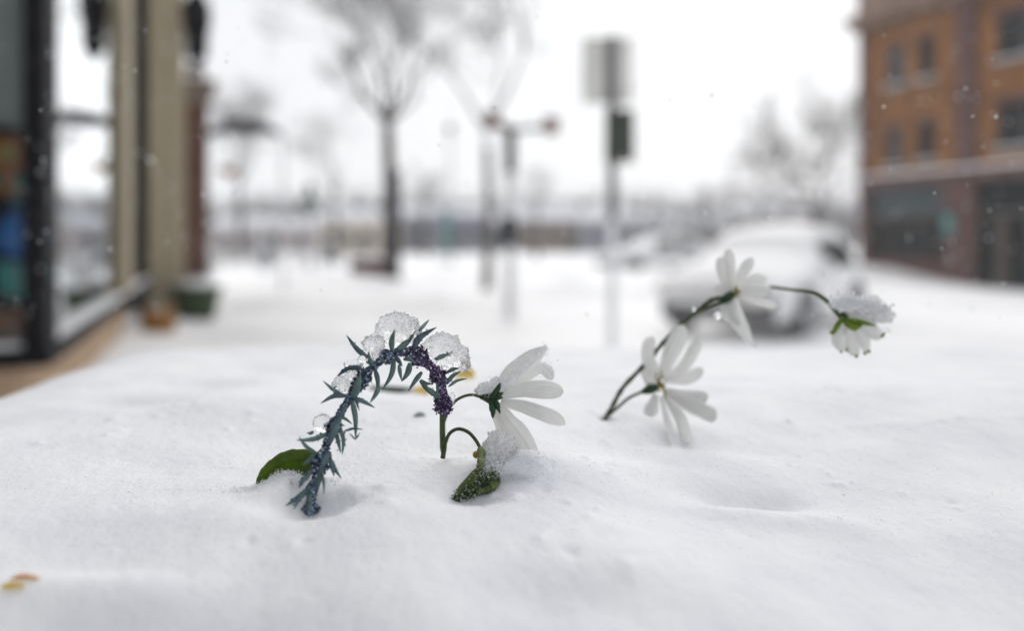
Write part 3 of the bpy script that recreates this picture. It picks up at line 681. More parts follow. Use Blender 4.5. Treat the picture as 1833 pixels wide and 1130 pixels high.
def make_car(loc, rz, label, w=1.0):
    t = thing('parked_car', loc, label, 'car', rz=rz); t.scale = (1.1, 1.1, .97)
    def ring(x, T, B, wb, wt):
        h = [(x, wb*.93, .24), (x, wb, .45), (x, wb, B), (x, wt, T-.05), (x, wt*.7, T)]
        return [(a, b_, c) for a, b_, c in h]+[(a, -b_, c) for a, b_, c in h[::-1]]
    b = MB(); b.add(*loft(ST, ring)); b.build('body', M_body, t, smooth=True)
    def ring2(x, T, B, wb, wt):
        n1 = .02*math.sin(x*7); h = [(x, wb+.01, B-.05), (x, wb+.07, B+.05), (x, wt+.14, max(T-.10, B+.08)), (x, wt+.03, T+.09+n1), (x, wt*.6, T+.15), (x, .1, T+.17)]
        return h+[(a, -b_, c) for a, b_, c in h[::-1]]
    def cover(st, nm):
        b = MB(); b.add(*loft(st, ring2)); o = b.build(nm, M_snow, t, smooth=True); return o
    hood = [(x+(.07 if x > 1.9 else 0), T, B, wb, wt) for x, T, B, wb, wt in ST[:6]]
    cover(hood, 'hood_snow')
    def ring3(x, T, B, wb, wt):
        h = [(x, wt-.02, T-.10), (x, wt+.07, T-.07), (x, wt+.05, T+.09), (x, wt*.6, T+.16), (x, .1, T+.18)]
        return h+[(a, -b_, c) for a, b_, c in h[::-1]]
    b = MB(); b.add(*loft(ST[5:11], ring3)); b.build('roof_snow', M_snow, t, smooth=True)
    for sy in (-1, 1):
        for xa, xb in ((.28, -.45), (-.52, -1.2)):
            b = MB(); y0, y1 = sy*.893, sy*.70
            b.add([(xa+.25*(xa > 0), y0, .97), (xb, y0, .97), (xb, y1+sy*.0, 1.36), (xa-.1, y1, 1.36)], [(0, 1, 2, 3)]); o = b.build('side_window', M_winl, t)
            sm = o.modifiers.new('s', 'SOLIDIFY'); sm.thickness = .02; sm.offset = 0
        for x in (1.25, -1.25):
            b = MB(); y = sy*.80; b.add(*tube([(x, y-.1, .30), (x, y+.1, .30)], .32, 20)); w_ = b.build('wheel', M_rub, t, smooth=False)
            b = MB(); b.add(*tube([(x, y+sy*.09, .30), (x, y+sy*.112, .30)], .19, 16)); b.build('rim', M_rim, w_)
            b = MB(); pts = [(x+.4*math.cos(a), sy*.895, .30+.4*math.sin(a)) for a in np.linspace(-.1, 3.24, 14)]; b.add(*tube(pts, .03, 6)); b.build('wheel_arch', M_rub, t)
        o = MB().box(.72, .92, sy*.93-.02 if sy > 0 else -1.08, 1.08 if sy > 0 else -.91, .95, 1.10).build('mirror', M_body, t, bevel=.03)
        MB().box(1.90, 2.03, sy*.62-.16, sy*.62+.16, .52, .66).build('headlight', M_rim, t, bevel=.03)
    MB().box(1.95, 2.12, -.74, .74, .24, .50).build('bumper', M_rub, t, bevel=.04)
    MB().box(2.0, 2.07, -.38, .38, .53, .62).build('grille', M_rub, t, bevel=.01)
    MB().box(-2.12, -1.98, -.7, .7, .28, .5).build('bumper', M_rub, t, bevel=.04)
    MB().box(.6, 1.9, -.03+.93*1, .0+.94, .3, .34) if 0 else None
    return t
f_ = Vector((-.60, -.80, 0)); Fp = Vector((2.95, 11.2, 0)); cc = Fp-f_*2.05
make_car((cc.x, cc.y, .0), math.atan2(f_.y, f_.x), 'parked hatchback buried in thick snow with dark bumper and wheel showing')
c2 = onground(1172, 33)
make_car((c2.x, c2.y, .0), R(195), 'farther snow covered car behind the parking sign post')

# ================================================================== FOREGROUND PLANTS
ViewN = Vector((0, -1, 0))
def ribbon(P, wid, prof, roll=0, cup=.2, n=18, mc=8, tipround=.5, ridge=0, seed=0, wave=.03, serr=0, crease=0):
    """petal or leaf blade: spine P, greatest width wid, half-width profile prof(t); returns mesh data"""
    S = catmull(P, max(2, n//(len(P)-1))); k = len(S); v, f = [], []
    rr = random.Random(seed); ph = rr.uniform(0, 6)
    for i, c in enumerate(S):
        t = i/(k-1); T = (S[min(i+1, k-1)]-S[max(i-1, 0)]).normalized()
        nn = (ViewN-T*ViewN.dot(T)).normalized(); side = T.cross(nn); Rm = Matrix.Rotation(roll+.25*math.sin(t*3+ph)*wave*10, 3, T); side.rotate(Rm); nn = nn.copy(); nn.rotate(Rm)
        w = wid*.5*prof(t)*(1+wave*math.sin(t*11+ph)*1.0)
        if serr: w *= 1+serr*(((t*9) % 1)-.5)
        for j in range(mc+1):
            u = -1+2*j/mc
            d = crease*w*(math.sin(u*9+ph+t*1.5)+.6*math.sin(u*17-ph))+cup*w*(u*u)+ridge*w*abs(math.sin(u*math.pi*1.5))+wave*w*math.sin(u*2.3+t*7+ph)
            v.append(c+side*w*u-nn*d*1.0)
    for i in range(k-1):
        for j in range(mc): a = i*(mc+1)+j; f.append((a, a+1, a+mc+2, a+mc+1))
    return v, f
def blunt(t): return (.35+.65*min(1, t*2.2)**.8)*math.sqrt(max(0, 1-max(0, (t-.72)/.28)**2.4))+.01
def point(t): return (math.sin(math.pi*min(1, (t*.86+.12)))**.8)*(1 if t < .97 else .5)+.01
def needle_r(t): return (.55+.45*min(1, t*3.5))*(1-t**2.6)**.9+.02
def blade(name, P, wid, prof, m, parent, **kw):
    th = kw.pop('thick', .0004)
    b = MB(); b.add(*ribbon(P, wid, prof, **kw)); o = b.build(name, m, parent, world=True, smooth=True)
    s = o.modifiers.new('s', 'SOLIDIFY'); s.thickness = th; s.offset = 0
    return o
def petal_mat(name, col, transl=.4, spec=.3):
    m = bpy.data.materials.new(name); nt, b = nodes(m); L = nt.links.new; co = coords(nt)
    n = N(nt, 'ShaderNodeTexNoise', Scale=120.0, Detail=5.0); L(co, n.inputs['Vector'])
    r = N(nt, 'ShaderNodeValToRGB'); L(n.outputs[0], r.inputs[0]); r.color_ramp.elements[0].color = tuple(c*.9 for c in col)+(1,); r.color_ramp.elements[1].color = tuple(col)+(1,)
    L(r.outputs[0], b.inputs['Base Color']); b.inputs['Roughness'].default_value = .6; b.inputs['Specular IOR Level'].default_value = spec
    n2 = N(nt, 'ShaderNodeTexNoise', Scale=700.0, Detail=3.0); L(co, n2.inputs['Vector'])
    bp = N(nt, 'ShaderNodeBump', Strength=.35, Distance=.0006); L(n2.outputs[0], bp.inputs['Height']); L(bp.outputs[0], b.inputs['Normal'])
    t = N(nt, 'ShaderNodeBsdfTranslucent'); L(r.outputs[0], t.inputs[0]); ms = N(nt, 'ShaderNodeMixShader'); ms.inputs[0].default_value = transl
    L(b.outputs[0], ms.inputs[1]); L(t.outputs[0], ms.inputs[2]); L(ms.outputs[0], nt.nodes['Material Output'].inputs[0]); return m
M_petal = petal_mat('white_petal', (.92, .92, .90), .45); M_sepal = mat('sepal_green', (.022, .06, .022), .5, .4, 300, .4, .0004, transl=.15)
M_stem = mat('stem_green', (.05, .075, .02), .5, .35, 200, .3, .0004); M_stemd = mat('stem_dark', (.042, .06, .018), .6, .5, 250, .3, .0004)
M_leaf = mat('leaf_green', (.12, .20, .015), .45, .35, 130, .5, .0006, transl=.3)
M_needle = mat('needle_grey_green', (.105, .165, .152), .55, .3, 180, .35, .0004, spec=.3)
M_yel = petal_mat('yellow_petal', (.9, .72, .2), .4); M_olive = mat('pollen_olive', (.35, .27, .03), .7, .4, 500, .6, .0006)

ICO_V = np.array([(0, 0, 1)]+[(math.cos(a)*.894, math.sin(a)*.894, .447) for a in np.arange(5)*2*math.pi/5]+[(math.cos(a)*.894, math.sin(a)*.894, -.447) for a in (np.arange(5)+.5)*2*math.pi/5]+[(0, 0, -1)])
ICO_F = np.array([(0, 1+i, 1+(i+1) % 5) for i in range(5)]+[(1+i, 6+i, 1+(i+1) % 5) for i in range(5)]+[(1+(i+1) % 5, 6+i, 6+(i+1) % 5) for i in range(5)]+[(11, 6+(i+1) % 5, 6+i) for i in range(5)])
def grains(P, size, stretch=.5, col=None):
    """many small irregular crystals at points P"""
    n = len(P); V = np.repeat(ICO_V[None], n, 0)*(1+rng.uniform(-.25, .35, (n, 12, 1)))
    S = np.asarray(size).reshape(-1, 1, 1)*(1+rng.uniform(-stretch, stretch, (n, 1, 3)))
    q = rng.normal(size=(n, 4)); q /= np.linalg.norm(q, axis=1)[:, None]; w, x, y, z = q.T
    Rm = np.stack([1-2*(y*y+z*z), 2*(x*y-z*w), 2*(x*z+y*w), 2*(x*y+z*w), 1-2*(x*x+z*z), 2*(y*z-x*w), 2*(x*z-y*w), 2*(y*z+x*w), 1-2*(x*x+y*y)], -1).reshape(n, 3, 3)
    V = np.einsum('nij,nkj->nki', Rm, V*S)+np.asarray(P)[:, None]
    F = (ICO_F[None]+12*np.arange(n)[:, None, None]).reshape(-1, 3)
    c = None if col is None else np.repeat(np.asarray(col)[:, None], 12, 1).reshape(-1, 4)
    return V.reshape(-1, 3), F, c
def grain_obj(name, P, size, m, parent=None, col=None, smooth=False):
    o0 = np.array(org[parent.name]) if parent else 0
    V, F_, c = grains(np.asarray(P)-o0, size, col=col)
    o = link(name, np_mesh(name, V, F_, m, smooth=smooth, col=c), parent); o['kind'] = 'stuff'; return o

Z1 = lambda x, y, Y: W(440+x/2.898, 540+y/2.898, Y)
Z2 = lambda x, y, Y: W(740+x/3.325, 580+y/3.325, Y)
Z3 = lambda x, y, Y: W(1050+x/2.898, 430+y/2.898, Y)
k1 = lambda w, Y=.49: w/2.898/FP*Y
k2 = lambda w, Y=.52: w/3.325/FP*Y
k3 = lambda w, Y=.65: w/2.898/FP*Y

# ---- grey green sprig with blue and purple florets
base = Z1(340, 1090, .462)
sp_ = thing('lavender_sprig', tuple(base), 'arching grey green sprig crusted with blue and purple florets', 'flower sprig')
spine = [(335, 1110, .458), (345, 1010, .462), (375, 890, .466), (412, 760, .470), (470, 620, .475), (540, 500, .480), (612, 390, .485), (700, 305, .490), (785, 262, .495), (870, 275, .500), (950, 325, .507), (1005, 400, .514), (1022, 480, .52), (1022, 570, .526)]
SP = catmull([Z1(*s) for s in spine], 5)
b = MB(); b.add(*tube(SP, [k1(15)]*len(SP), 8)); b.build('stalk', mat('stalk_indigo', (.03, .045, .06), .6, .4, 300, .4, .0005), sp_, world=True, smooth=True)
low = catmull([Z1(1022, 560, .526), Z1(1020, 640, .53), Z1(1022, 780, .535)], 6)
b = MB(); b.add(*tube(low, [k1(22)]+[k1(17)]*(len(low)-2)+[k1(13)], 10)); b.build('stem', M_stem, sp_, world=True, smooth=True)
ND = [([(632, 292), (575, 245), (520, 172)], 26), ([(756, 250), (758, 200), (773, 142)], 28), ([(785, 250), (835, 212), (881, 152)], 30),
 ([(868, 242), (905, 185), (992, 132)], 32), ([(900, 150), (953, 92)], 18), ([(665, 335), (642, 300), (636, 258)], 24), ([(600, 345), (530, 348), (466, 395)], 26),
 ([(560, 500), (578, 440), (596, 375)], 38), ([(492, 480), (450, 455), (398, 410)], 19), ([(525, 490), (455, 492), (385, 531)], 24), ([(560, 500), (610, 520), (672, 553)], 22),
 ([(550, 510), (568, 600), (570, 716)], 27), ([(512, 673), (560, 660), (611, 665)], 12), ([(567, 717), (552, 700), (535, 683)], 9), ([(567, 717), (580, 700), (593, 680)], 9),
 ([(670, 350), (684, 410), (683, 480)], 24), ([(690, 440), (675, 480), (643, 527)], 24), ([(770, 295), (755, 380), (708, 460)], 26), ([(775, 285), (795, 310), (812, 338)], 24),
 ([(852, 320), (840, 370), (806, 418)], 30), ([(795, 330), (800, 370), (808, 412)], 20), ([(912, 368), (880, 410), (840, 470)], 24), ([(876, 290), (900, 315), (932, 346)], 20),
 ([(985, 300), (1030, 280), (1078, 264)], 24), ([(1045, 368), (1075, 352), (1112, 345)], 20), ([(1040, 428), (1075, 385), (1118, 362)], 22), ([(1055, 440), (1095, 412), (1152, 400)], 16),
 ([(905, 408), (935, 425), (975, 428)], 18), ([(905, 412), (945, 460), (995, 505)], 24), ([(948, 452), (980, 480), (1018, 502)], 26), ([(432, 738), (470, 640), (530, 515)], 34),
 ([(428, 684), (350, 715), (258, 720)], 24), ([(368, 790), (315, 755), (274, 700)], 20), ([(352, 676), (335, 684), (315, 683)], 16), ([(468, 680), (480, 730), (492, 790)], 20),
 ([(488, 650), (506, 720), (500, 798)], 20), ([(432, 798), (445, 855), (460, 912)], 22), ([(438, 815), (462, 870), (497, 923)], 20), ([(385, 785), (345, 815), (292, 852)], 30),
 ([(345, 880), (300, 925), (274, 970)], 26), ([(335, 968), (270, 1020), (204, 1063)], 27), ([(318, 980), (275, 1025), (248, 1083)], 22), ([(395, 850), (375, 930), (352, 1040)], 32),
 ([(390, 895), (404, 940), (404, 1006)], 17), ([(330, 990), (328, 1050), (336, 1100)], 28), ([(432, 780), (410, 830), (380, 870)], 38), ([(700, 310), (740, 285), (790, 275)], 26), ([(820, 300), (850, 300), (880, 320)], 22)]
def spineY(x, y):
    best = min(spine, key=lambda s: (s[0]-x)**2+(s[1]-y)**2); return best[2]
needle_pts = []
for i, (pts, w) in enumerate(ND):
    Y0 = spineY(*pts[0]); rr = random.Random(i); dY = rr.uniform(-.016, .010)
    if i in (4,): dY = .015
    n = len(pts); P = [Z1(x, y, Y0-.003+dY*(j/(n-1))) for j, (x, y) in enumerate(pts)]
    S = catmull(P, 6); b = MB(); b.add(*tube(S, [k1(w)*.58*needle_r(q/(len(S)-1)) for q in range(len(S))], 10, flat=.62, ref=(0, 1, 0)))
    b.build('needle', M_needle if i % 3 else mat('needle_blue_green', (.075, .125, .135), .55, .35, 180, .35, .0004), sp_, world=True, smooth=True)
    if w > 18: needle_pts.append(S)
for i in range(16):
    q = SP[int(rng.integers(2, len(SP)-8))]; a = rng.uniform(0, 6.28); dd = Vector((math.cos(a), -.35*rng.random(), math.sin(a)-.3)); e = q+dd*k1(rng.uniform(45, 80))
    S = catmull([q, q.lerp(e, .5)+Vector((0, 0, k1(6))), e], 5); b = MB(); b.add(*tube(S, [k1(17)*.5*needle_r(j/(len(S)-1)) for j in range(len(S))], 8, flat=.62, ref=(0, 1, 0))); b.build('needle', M_needle, sp_, world=True, smooth=True)
# florets
def floret_cloud(n):
    P, Cc, Sz = [], [], []
    m = len(SP)
    for i in range(n):
        t = rng.uniform(.0, 1); idx = t*(m-1); a = SP[int(idx)]; b_ = SP[min(int(idx)+1, m-1)]; c = a.lerp(b_, idx-int(idx))
        clump = .5+.8*max(0, math.sin(t*47+math.sin(t*23)))*rng.uniform(.6, 1.2)
        if .36 < t < .50 and rng.random() < .2: continue
        if t > .62: clump *= 1.25
        r = k1(31)*clump*(.55+.55*rng.random()); th = rng.uniform(0, 6.283)
        T = (b_-a).normalized() if (b_-a).length > 0 else Vector((0, 0, 1)); u = T.orthogonal().normalized(); v_ = T.cross(u)
        P.append(c+u*math.cos(th)*r+v_*math.sin(th)*r); Sz.append(.00048*rng.uniform(.5, 1.8))
        blue = np.array([.075, .105, .15]); pur = np.array([.068, .044, .10]); k = min(1, max(0, (t-.55)/.2)); cc_ = blue*(1-k)+pur*k
        cc_ = cc_*rng.choice([.25, .6, 1, 1.6, 3.0, 5.5], p=[.22, .2, .22, .14, .13, .09]); Cc.append((*np.clip(cc_, 0, 1), 1) if rng.random() > .07 else (.72, .73, .78, 1))
    for S in needle_pts:
        if rng.random() < .45: continue
        for i in range(rng.integers(12, 50)):
            t = rng.random()**1.4*.8; c = S[int(t*(len(S)-1))]
            P.append(c+Vector(rng.normal(0, k1(8), 3))); Sz.append(.0004*rng.uniform(.5, 1.4)); k = 1 if c.x > Z1(860, 0, .5).x else 0
            cc_ = (np.array([.06, .09, .21])*(1-k)+np.array([.060, .028, .135])*k)*rng.choice([.3, 1, 1.8]); Cc.append((*np.clip(cc_, 0, 1), 1))
    return P, Sz, Cc
P, Sz, Cc = floret_cloud(10500)
grain_obj('florets', P, Sz, M_tint, sp_, Cc)

# ---- ice lumps
def ico(sub):
    import bmesh
    bm = bmesh.new(); bmesh.ops.create_icosphere(bm, subdivisions=sub, radius=1); V = np.array([v.co[:] for v in bm.verts]); F = np.array([[v.index for v in f.verts] for f in bm.faces]); bm.free(); return V, F
ICV, ICF = ico(6); ICV5, ICF5 = ico(4)
def lump(name, blobs, m, label, cat, seed=0, rough=.10, sub=6, group=None, parent=None, fr=.45):
    """one lump: the union outline of several ellipsoids (x,y,z,r..) as a star-shaped surface about their centre, then broken up by noise"""
    V0, F0 = (ICV, ICF) if sub == 6 else (ICV5, ICF5)
    cs = np.array([list(b_[0]) for b_ in blobs]); rs = np.array([b_[1] for b_ in blobs]); c = cs.mean(0)
    rad = np.full(len(V0), 1e-4)
    for q, r in zip(cs, rs):
        o = (q-c)/r; d = V0/r; A = (d*d).sum(1); B = -(d*o).sum(1); Cq = (o*o).sum()-1; disc = B*B-A*Cq
        t = np.where(disc > 0, (-B+np.sqrt(np.maximum(disc, 0)))/A, 0); rad = np.maximum(rad, t)
    mean = rad.mean(); Pn = V0*3
    d = 1+rough*(1.3*noise3(Pn[:, 0], Pn[:, 1], Pn[:, 2]+seed)+1.0*np.abs(noise3(Pn[:, 0]*2.3, Pn[:, 1]*2.3, Pn[:, 2]*2.3+seed))+.55*fr*noise3(Pn[:, 0]*5, Pn[:, 1]*5, Pn[:, 2]*5+seed)+.3*fr*noise3(Pn[:, 0]*11, Pn[:, 1]*11, Pn[:, 2]*11+seed))
    V = V0*(rad*d)[:, None]
    if parent: o = link(name, np_mesh(name, V+c-np.array(org[parent.name]), F0, m), parent); return o
    o = link(name, np_mesh(name, V, F0, m), loc=tuple(c)); org[o.name] = Vector(c); props(o, label, cat, group); return o
def E(x, y, Y, rx, ry, rz=None): return (np.array(Z1(x, y, Y)), np.array([k1(rx), k1(rz or (rx+ry)/2), k1(ry)]))
lump('ice_clump', [E(785, 145, .503, 104, 78), (E(705, 190, .503, 62, 34)), E(850, 165, .503, 60, 50)], M_ice, 'largest clear ice lump crowning the top of the sprig arch', 'ice', 1, .2)
lump('ice_clump', [E(1030, 265, .518, 95, 98), E(1100, 290, .518, 52, 68), E(970, 240, .518, 50, 45), E(1040, 330, .518, 60, 40)], M_ice, 'cloudy ice lump on the descending purple end of the sprig', 'ice', 5, .19)
lump('ice_clump', [E(665, 225, .493, 55, 40), E(690, 270, .493, 35, 40)], M_ice, 'small ice lump just left of the crowning one', 'ice', 9, .22)
lump('ice_clump', [E(505, 430, .484, 52, 42), E(545, 385, .484, 30, 25)], M_ice, 'ice bead in the upper left bend of the sprig', 'ice', 13, .2)
lump('ice_film', [E(560, 325, .486, 48, 26), E(610, 300, .486, 30, 20)], M_drop, 'thin clear ice film above the upper left bend needles', 'ice', 17, .08)
lump('ice_drop', [E(398, 632, .472, 48, 46, 30)], M_drop, 'round see-through ice drop halfway up the sprig', 'ice', 21, .05, fr=.3)
lump('ice_drop', [E(255, 950, .468, 24, 46, 20)], M_drop, 'thin clear ice flake beside the buried foot of the sprig', 'ice', 25, .08, fr=.5)
lump('ice_drop', [E(1072, 500, .528, 16, 30, 14)], M_drop, 'tiny clear ice drop right of the purple floret end', 'ice', 29, .05, fr=.4)
# dry straw coloured tuft on the ice end
t = thing('dry_tuft', tuple(Z1(1120, 330, .515)), 'tuft of dry straw coloured hairs on the right ice lump', 'tuft'); b = MB()
for i in range(60):
    p0 = Z1(1130+random.gauss(0, 16), 335+random.gauss(0, 18), .512); p1 = p0+Vector((random.gauss(.0018, .0016), -.002, random.gauss(-.0012, .0018)))
    b.add(*tube([p0, p1], [.00012, .00005], 3))
o = b.build('hairs', mat('dry_straw', (.34, .25, .22), .8), t, world=True); o['kind'] = 'stuff'

# ---- half buried green leaf
lb = Z1(210, 900, .482)
t = thing('green_leaf', tuple(lb), 'half buried olive green leaf left of the sprig foot', 'leaf')
blade('blade', [Z1(66, 975, .484), Z1(135, 893, .487), Z1(235, 846, .489), Z1(350, 850, .491), Z1(400, 890, .492)], k1(158), lambda t: (math.sin(math.pi*min(1, t*.80+.05))**.72), M_leaf, t, roll=.35, cup=.12, n=48, mc=24, serr=.07, wave=.04, seed=4, crease=.02)

# ---- nodding white flower beside the sprig
wf = thing('white_flower', tuple(Z2(180, 760, .535)), 'white flower lying on its side with frosted petals next to the sprig', 'flower')
S = catmull([Z2(178, 600, .531), Z2(205, 525, .532), Z2(245, 465, .532), Z2(300, 432, .532), Z2(355, 424, .532), Z2(410, 440, .532)], 6)
b = MB(); b.add(*tube(S, k2(9), 8)); b.build('stem', M_stemd, wf, world=True, smooth=True)
S = catmull([Z2(395, 435, .532), Z2(435, 440, .532), Z2(475, 447, .533)], 5)
b = MB(); b.add(*tube(S, [k2(r) for r in np.linspace(12, 42, len(S))], 12)); cal = b.build('calyx', M_sepal, wf, world=True, smooth=True)
for i, (x, y, w) in enumerate([(518, 352, 34), (536, 408, 30), (532, 440, 26), (515, 500, 30), (518, 536, 24), (472, 565, 36), (455, 520, 30), (490, 400, 34)]):
    blade('sepal', [Z2(458, 448, .528), Z2((458+x)/2+8, (448+y)/2, .525), Z2(x, y, .526)], k2(w), point, M_sepal, cal, cup=.5, n=8, mc=4, seed=i)
PT = [([(505, 400, .534), (600, 300, .538), (700, 215, .538), (798, 135, .536)], 125, point, .15, .4), ([(520, 430, .534), (650, 395, .534), (780, 392, .532), (895, 405, .532)], 105, blunt, -.25, .35),
      ([(520, 470, .533), (650, 500, .530), (780, 550, .528), (902, 598, .530)], 100, blunt, .3, .35), ([(500, 480, .532), (560, 590, .530), (640, 700, .530), (725, 850, .532)], 140, blunt, .2, .3),
      ([(480, 500, .540), (530, 600, .545), (600, 700, .548), (640, 790, .55)], 110, blunt, -.3, .3), ([(540, 380, .545), (660, 320, .552), (760, 270, .555), (830, 330, .552)], 90, blunt, .5, .3)]
for i, (pp, w, pr_, roll, cup) in enumerate(PT):
    blade('petal', [Z2(*q) for q in pp], k2(w), pr_, M_petal, wf, roll=roll, cup=cup, n=24, mc=26, seed=i, wave=.045, thick=.0006, crease=.035)
# frost crumbs on its calyx and top petal
Pg = []
for i in range(260): Pg.append(np.array(Z2(rng.normal(445, 38), rng.normal(375, 22), .528))+rng.normal(0, .001, 3))
for i in range(700):
    t_ = rng.random(); Pg.append(np.array(Z2(510+280*t_+rng.normal(0, 16), 385-240*t_+rng.normal(0, 20), .5325))+rng.normal(0, .0005, 3))
for i in range(160): Pg.append(np.array(Z2(rng.uniform(730, 840), rng.uniform(210, 340), .55))+rng.normal(0, .001, 3))
grain_obj('frost', Pg, rng.uniform(.00015, .00045, len(Pg)), M_grain, wf)
lump('ice_clump', [(np.array(Z2(440, 385, .534)), np.array([k2(58), k2(40), k2(36)])), (np.array(Z2(485, 350, .534)), np.array([k2(34), k2(30), k2(28)])), (np.array(Z2(400, 400, .534)), np.array([k2(32), k2(30), k2(22)]))], M_clump, 'crumbly ice crust on the neck of the sideways white flower', 'ice', 33, .18, fr=1)

# ---- drooping bud
db = thing('drooping_bud', tuple(Z2(180, 775, .528)), 'hooked green stem ending in a bud under a snow clump', 'flower')
S = catmull([Z2(175, 800, .528), Z2(188, 720, .527), Z2(215, 655, .526), Z2(265, 627, .525), Z2(325, 645, .518), Z2(372, 695, .510), Z2(405, 755, .502)], 6)
b = MB(); b.add(*tube(S, [k2(15)]*6+[k2(11)]*(len(S)-6), 8)); b.build('stem', M_stemd, db, world=True, smooth=True)
S = catmull([Z2(405, 742, .503), Z2(405, 775, .490), Z2(400, 820, .482), Z2(392, 870, .478)], 4)
bud = MB(); bud.add(*tube(S, [k2(r) for r in (14, 22, 27, 28, 26, 24, 22, 20, 20, 20, 19, 18, 16)][:len(S)], 12)); bud = bud.build('bud', mat('bud_green', (.10, .13, .035), .6, .5, 260, .6, .0006), db, world=True, smooth=True)
blade('bract', [Z2(378, 800, .494), Z2(366, 780, .494), Z2(372, 758, .496)], k2(26), point, mat('bract_ochre', (.35, .2, .02), .6), bud, n=6, mc=4)
for i, (pp, w) in enumerate([([(430, 860), (345, 940), (238, 1048)], 80), ([(450, 870), (400, 965), (300, 1030)], 85), ([(480, 880), (450, 950), (380, 1010)], 90), ([(500, 890), (495, 950), (440, 1000)], 70), ([(420, 900), (480, 950), (470, 985)], 40), ([(400, 900), (330, 990), (270, 1045)], 50)]):
    blade('sepal', [Z2(x, y, .484-.001*i-.006*j) for j, (x, y) in enumerate(pp)], k2(w)*.85, point, mat('bud_green', (1, 1, 1)), db, roll=.3*((i % 3)-1), cup=.5, n=12, mc=6, seed=i, wave=.08)
Pg, Cg, Sg = [], [], []
for i in range(1900):
    t_ = rng.random()**.8; x = 240+t_*250+rng.normal(0, 8); y = 1040-t_*115+rng.normal(0, 8+22*t_); 
    Pg.append(np.array(Z2(x, y, .476-.008*(1-t_)))+rng.normal(0, .0008, 3)); k = rng.choice([.3, .8, 1.5, 5], p=[.3, .35, .25, .10]); g_ = np.array([.06, .10, .03])*k if k < 4 else np.array([.8, .82, .8]); Cg.append((*g_, 1)); Sg.append(rng.uniform(.0002, .0005))
grain_obj('green_crumbs', Pg, Sg, M_tint, db, Cg)
lump('snow_clump', [(np.array(Z2(515, 790, .494)), np.array([k2(95), k2(60), k2(130)])), (np.array(Z2(590, 840, .498)), np.array([k2(90), k2(60), k2(80)])), (np.array(Z2(470, 850, .488)), np.array([k2(80), k2(50), k2(70)]))], M_clump, 'icy pointed snow clump sitting on the drooping bud', 'snow clump', 41, .17, fr=1)
Pg = [np.array(Z2(*xy, .478))+rng.normal(0, .0012, 3) for xy in np.stack([rng.normal(560, 75, 2500), rng.normal(905, 40, 2500)], 1)]
o = grain_obj('loose_grains', Pg, rng.uniform(.00012, .00035, len(Pg)), M_grain); props(o, 'loose snow grains spilled at the foot of the pointed snow clump', 'snow')

# ---- right branch with three flowers
rb = thing('flower_branch', tuple(Z3(85, 940, .664)), 'arching green branch at right carrying three white flowers', 'flower branch')
S = catmull([Z3(78, 955, .664), Z3(130, 870, .662), Z3(190, 765, .66), Z3(300, 648, .66), Z3(400, 530, .66), Z3(450, 478, .66), Z3(520, 415, .66), Z3(590, 352, .66), Z3(655, 308, .66), Z3(720, 300, .66)], 6)
b = MB(); b.add(*tube(S, [k3(12)*(1+.15*math.sin(i*1.9)) for i in range(len(S))], 8)); b.build('stem', M_stemd, rb, world=True, smooth=True)
S = catmull([Z3(520, 415, .659), Z3(610, 355, .657), Z3(710, 318, .656)], 6); b = MB(); b.add(*tube(S, k3(9), 8)); b.build('stem', M_stemd, rb, world=True, smooth=True)
S = catmull([Z3(100, 920, .66), Z3(150, 880, .656), Z3(220, 820, .652), Z3(295, 785, .648)], 6); b = MB(); b.add(*tube(S, k3(8), 8)); b.build('stem', M_stem, rb, world=True, smooth=True)
S = catmull([Z3(900, 250, .66), Z3(955, 243, .655), Z3(1070, 258, .645), Z3(1170, 268, .638), Z3(1235, 305, .632), Z3(1285, 360, .628), Z3(1315, 395, .626)], 6)
b = MB(); b.add(*tube(S, [k3(6+7*i/len(S)) for i in range(len(S))], 8)); b.build('stem', M_stem, rb, world=True, smooth=True)
def blossom(center, Y, calyx, petals, label, cmat=M_sepal, wscale=1.0):
    b = MB(); c = Z3(*calyx, Y-.002); d = Z3(*center, Y); b.add(*tube([c, c.lerp(d, .5), d], [k3(13), k3(26), k3(18)], 10)); h = b.build('blossom', cmat, rb, world=True, smooth=True); h['label'] = label
    for i, (pp, w, *r) in enumerate(petals):
        n = len(pp); dY = (r[0] if r else random.Random(i).uniform(-.012, .012))
        blade('petal', [Z3(x, y, Y+dY*j/(n-1)) for j, (x, y) in enumerate(pp)], k3(w)*wscale, point if len(r) > 1 else blunt, M_petal, h, roll=random.Random(i*7).uniform(-.5, .5), cup=.35, n=18, mc=22, seed=i, wave=.06, thick=.0005, crease=.035)
    return h
h = blossom((370, 760), .648, (290, 788), [([(370, 700), (325, 610), (345, 500)], 80), ([(385, 720), (440, 590), (505, 438)], 85), ([(395, 720), (500, 660), (600, 498)], 58), ([(400, 730), (520, 715), (605, 668)], 65, .01),
   ([(400, 780), (530, 815), (632, 815)], 72, -.02), ([(400, 790), (560, 865), (675, 925)], 78, -.035), ([(400, 800), (490, 930), (525, 1062)], 58, -.055), ([(385, 810), (430, 960), (437, 1062)], 46, -.058),
   ([(360, 800), (335, 870), (322, 915)], 66), ([(360, 790), (330, 730), (298, 672)], 62)], 'lowest of the three white blossoms, petals spread toward the right')
b = MB()
for i in range(26):
    p0 = Z3(370, 740, .640); p1 = Z3(385+random.gauss(0, 16), 755+random.gauss(0, 34), .632); b.add(*tube([p0, p1], [.0004, .0005], 5)); v, f = lathe([(0, -.0008), (.0007, 0), (0, .0008)], 6, tuple(p1)); b.add(v, f)
b.build('stamens', M_olive, h, world=True)
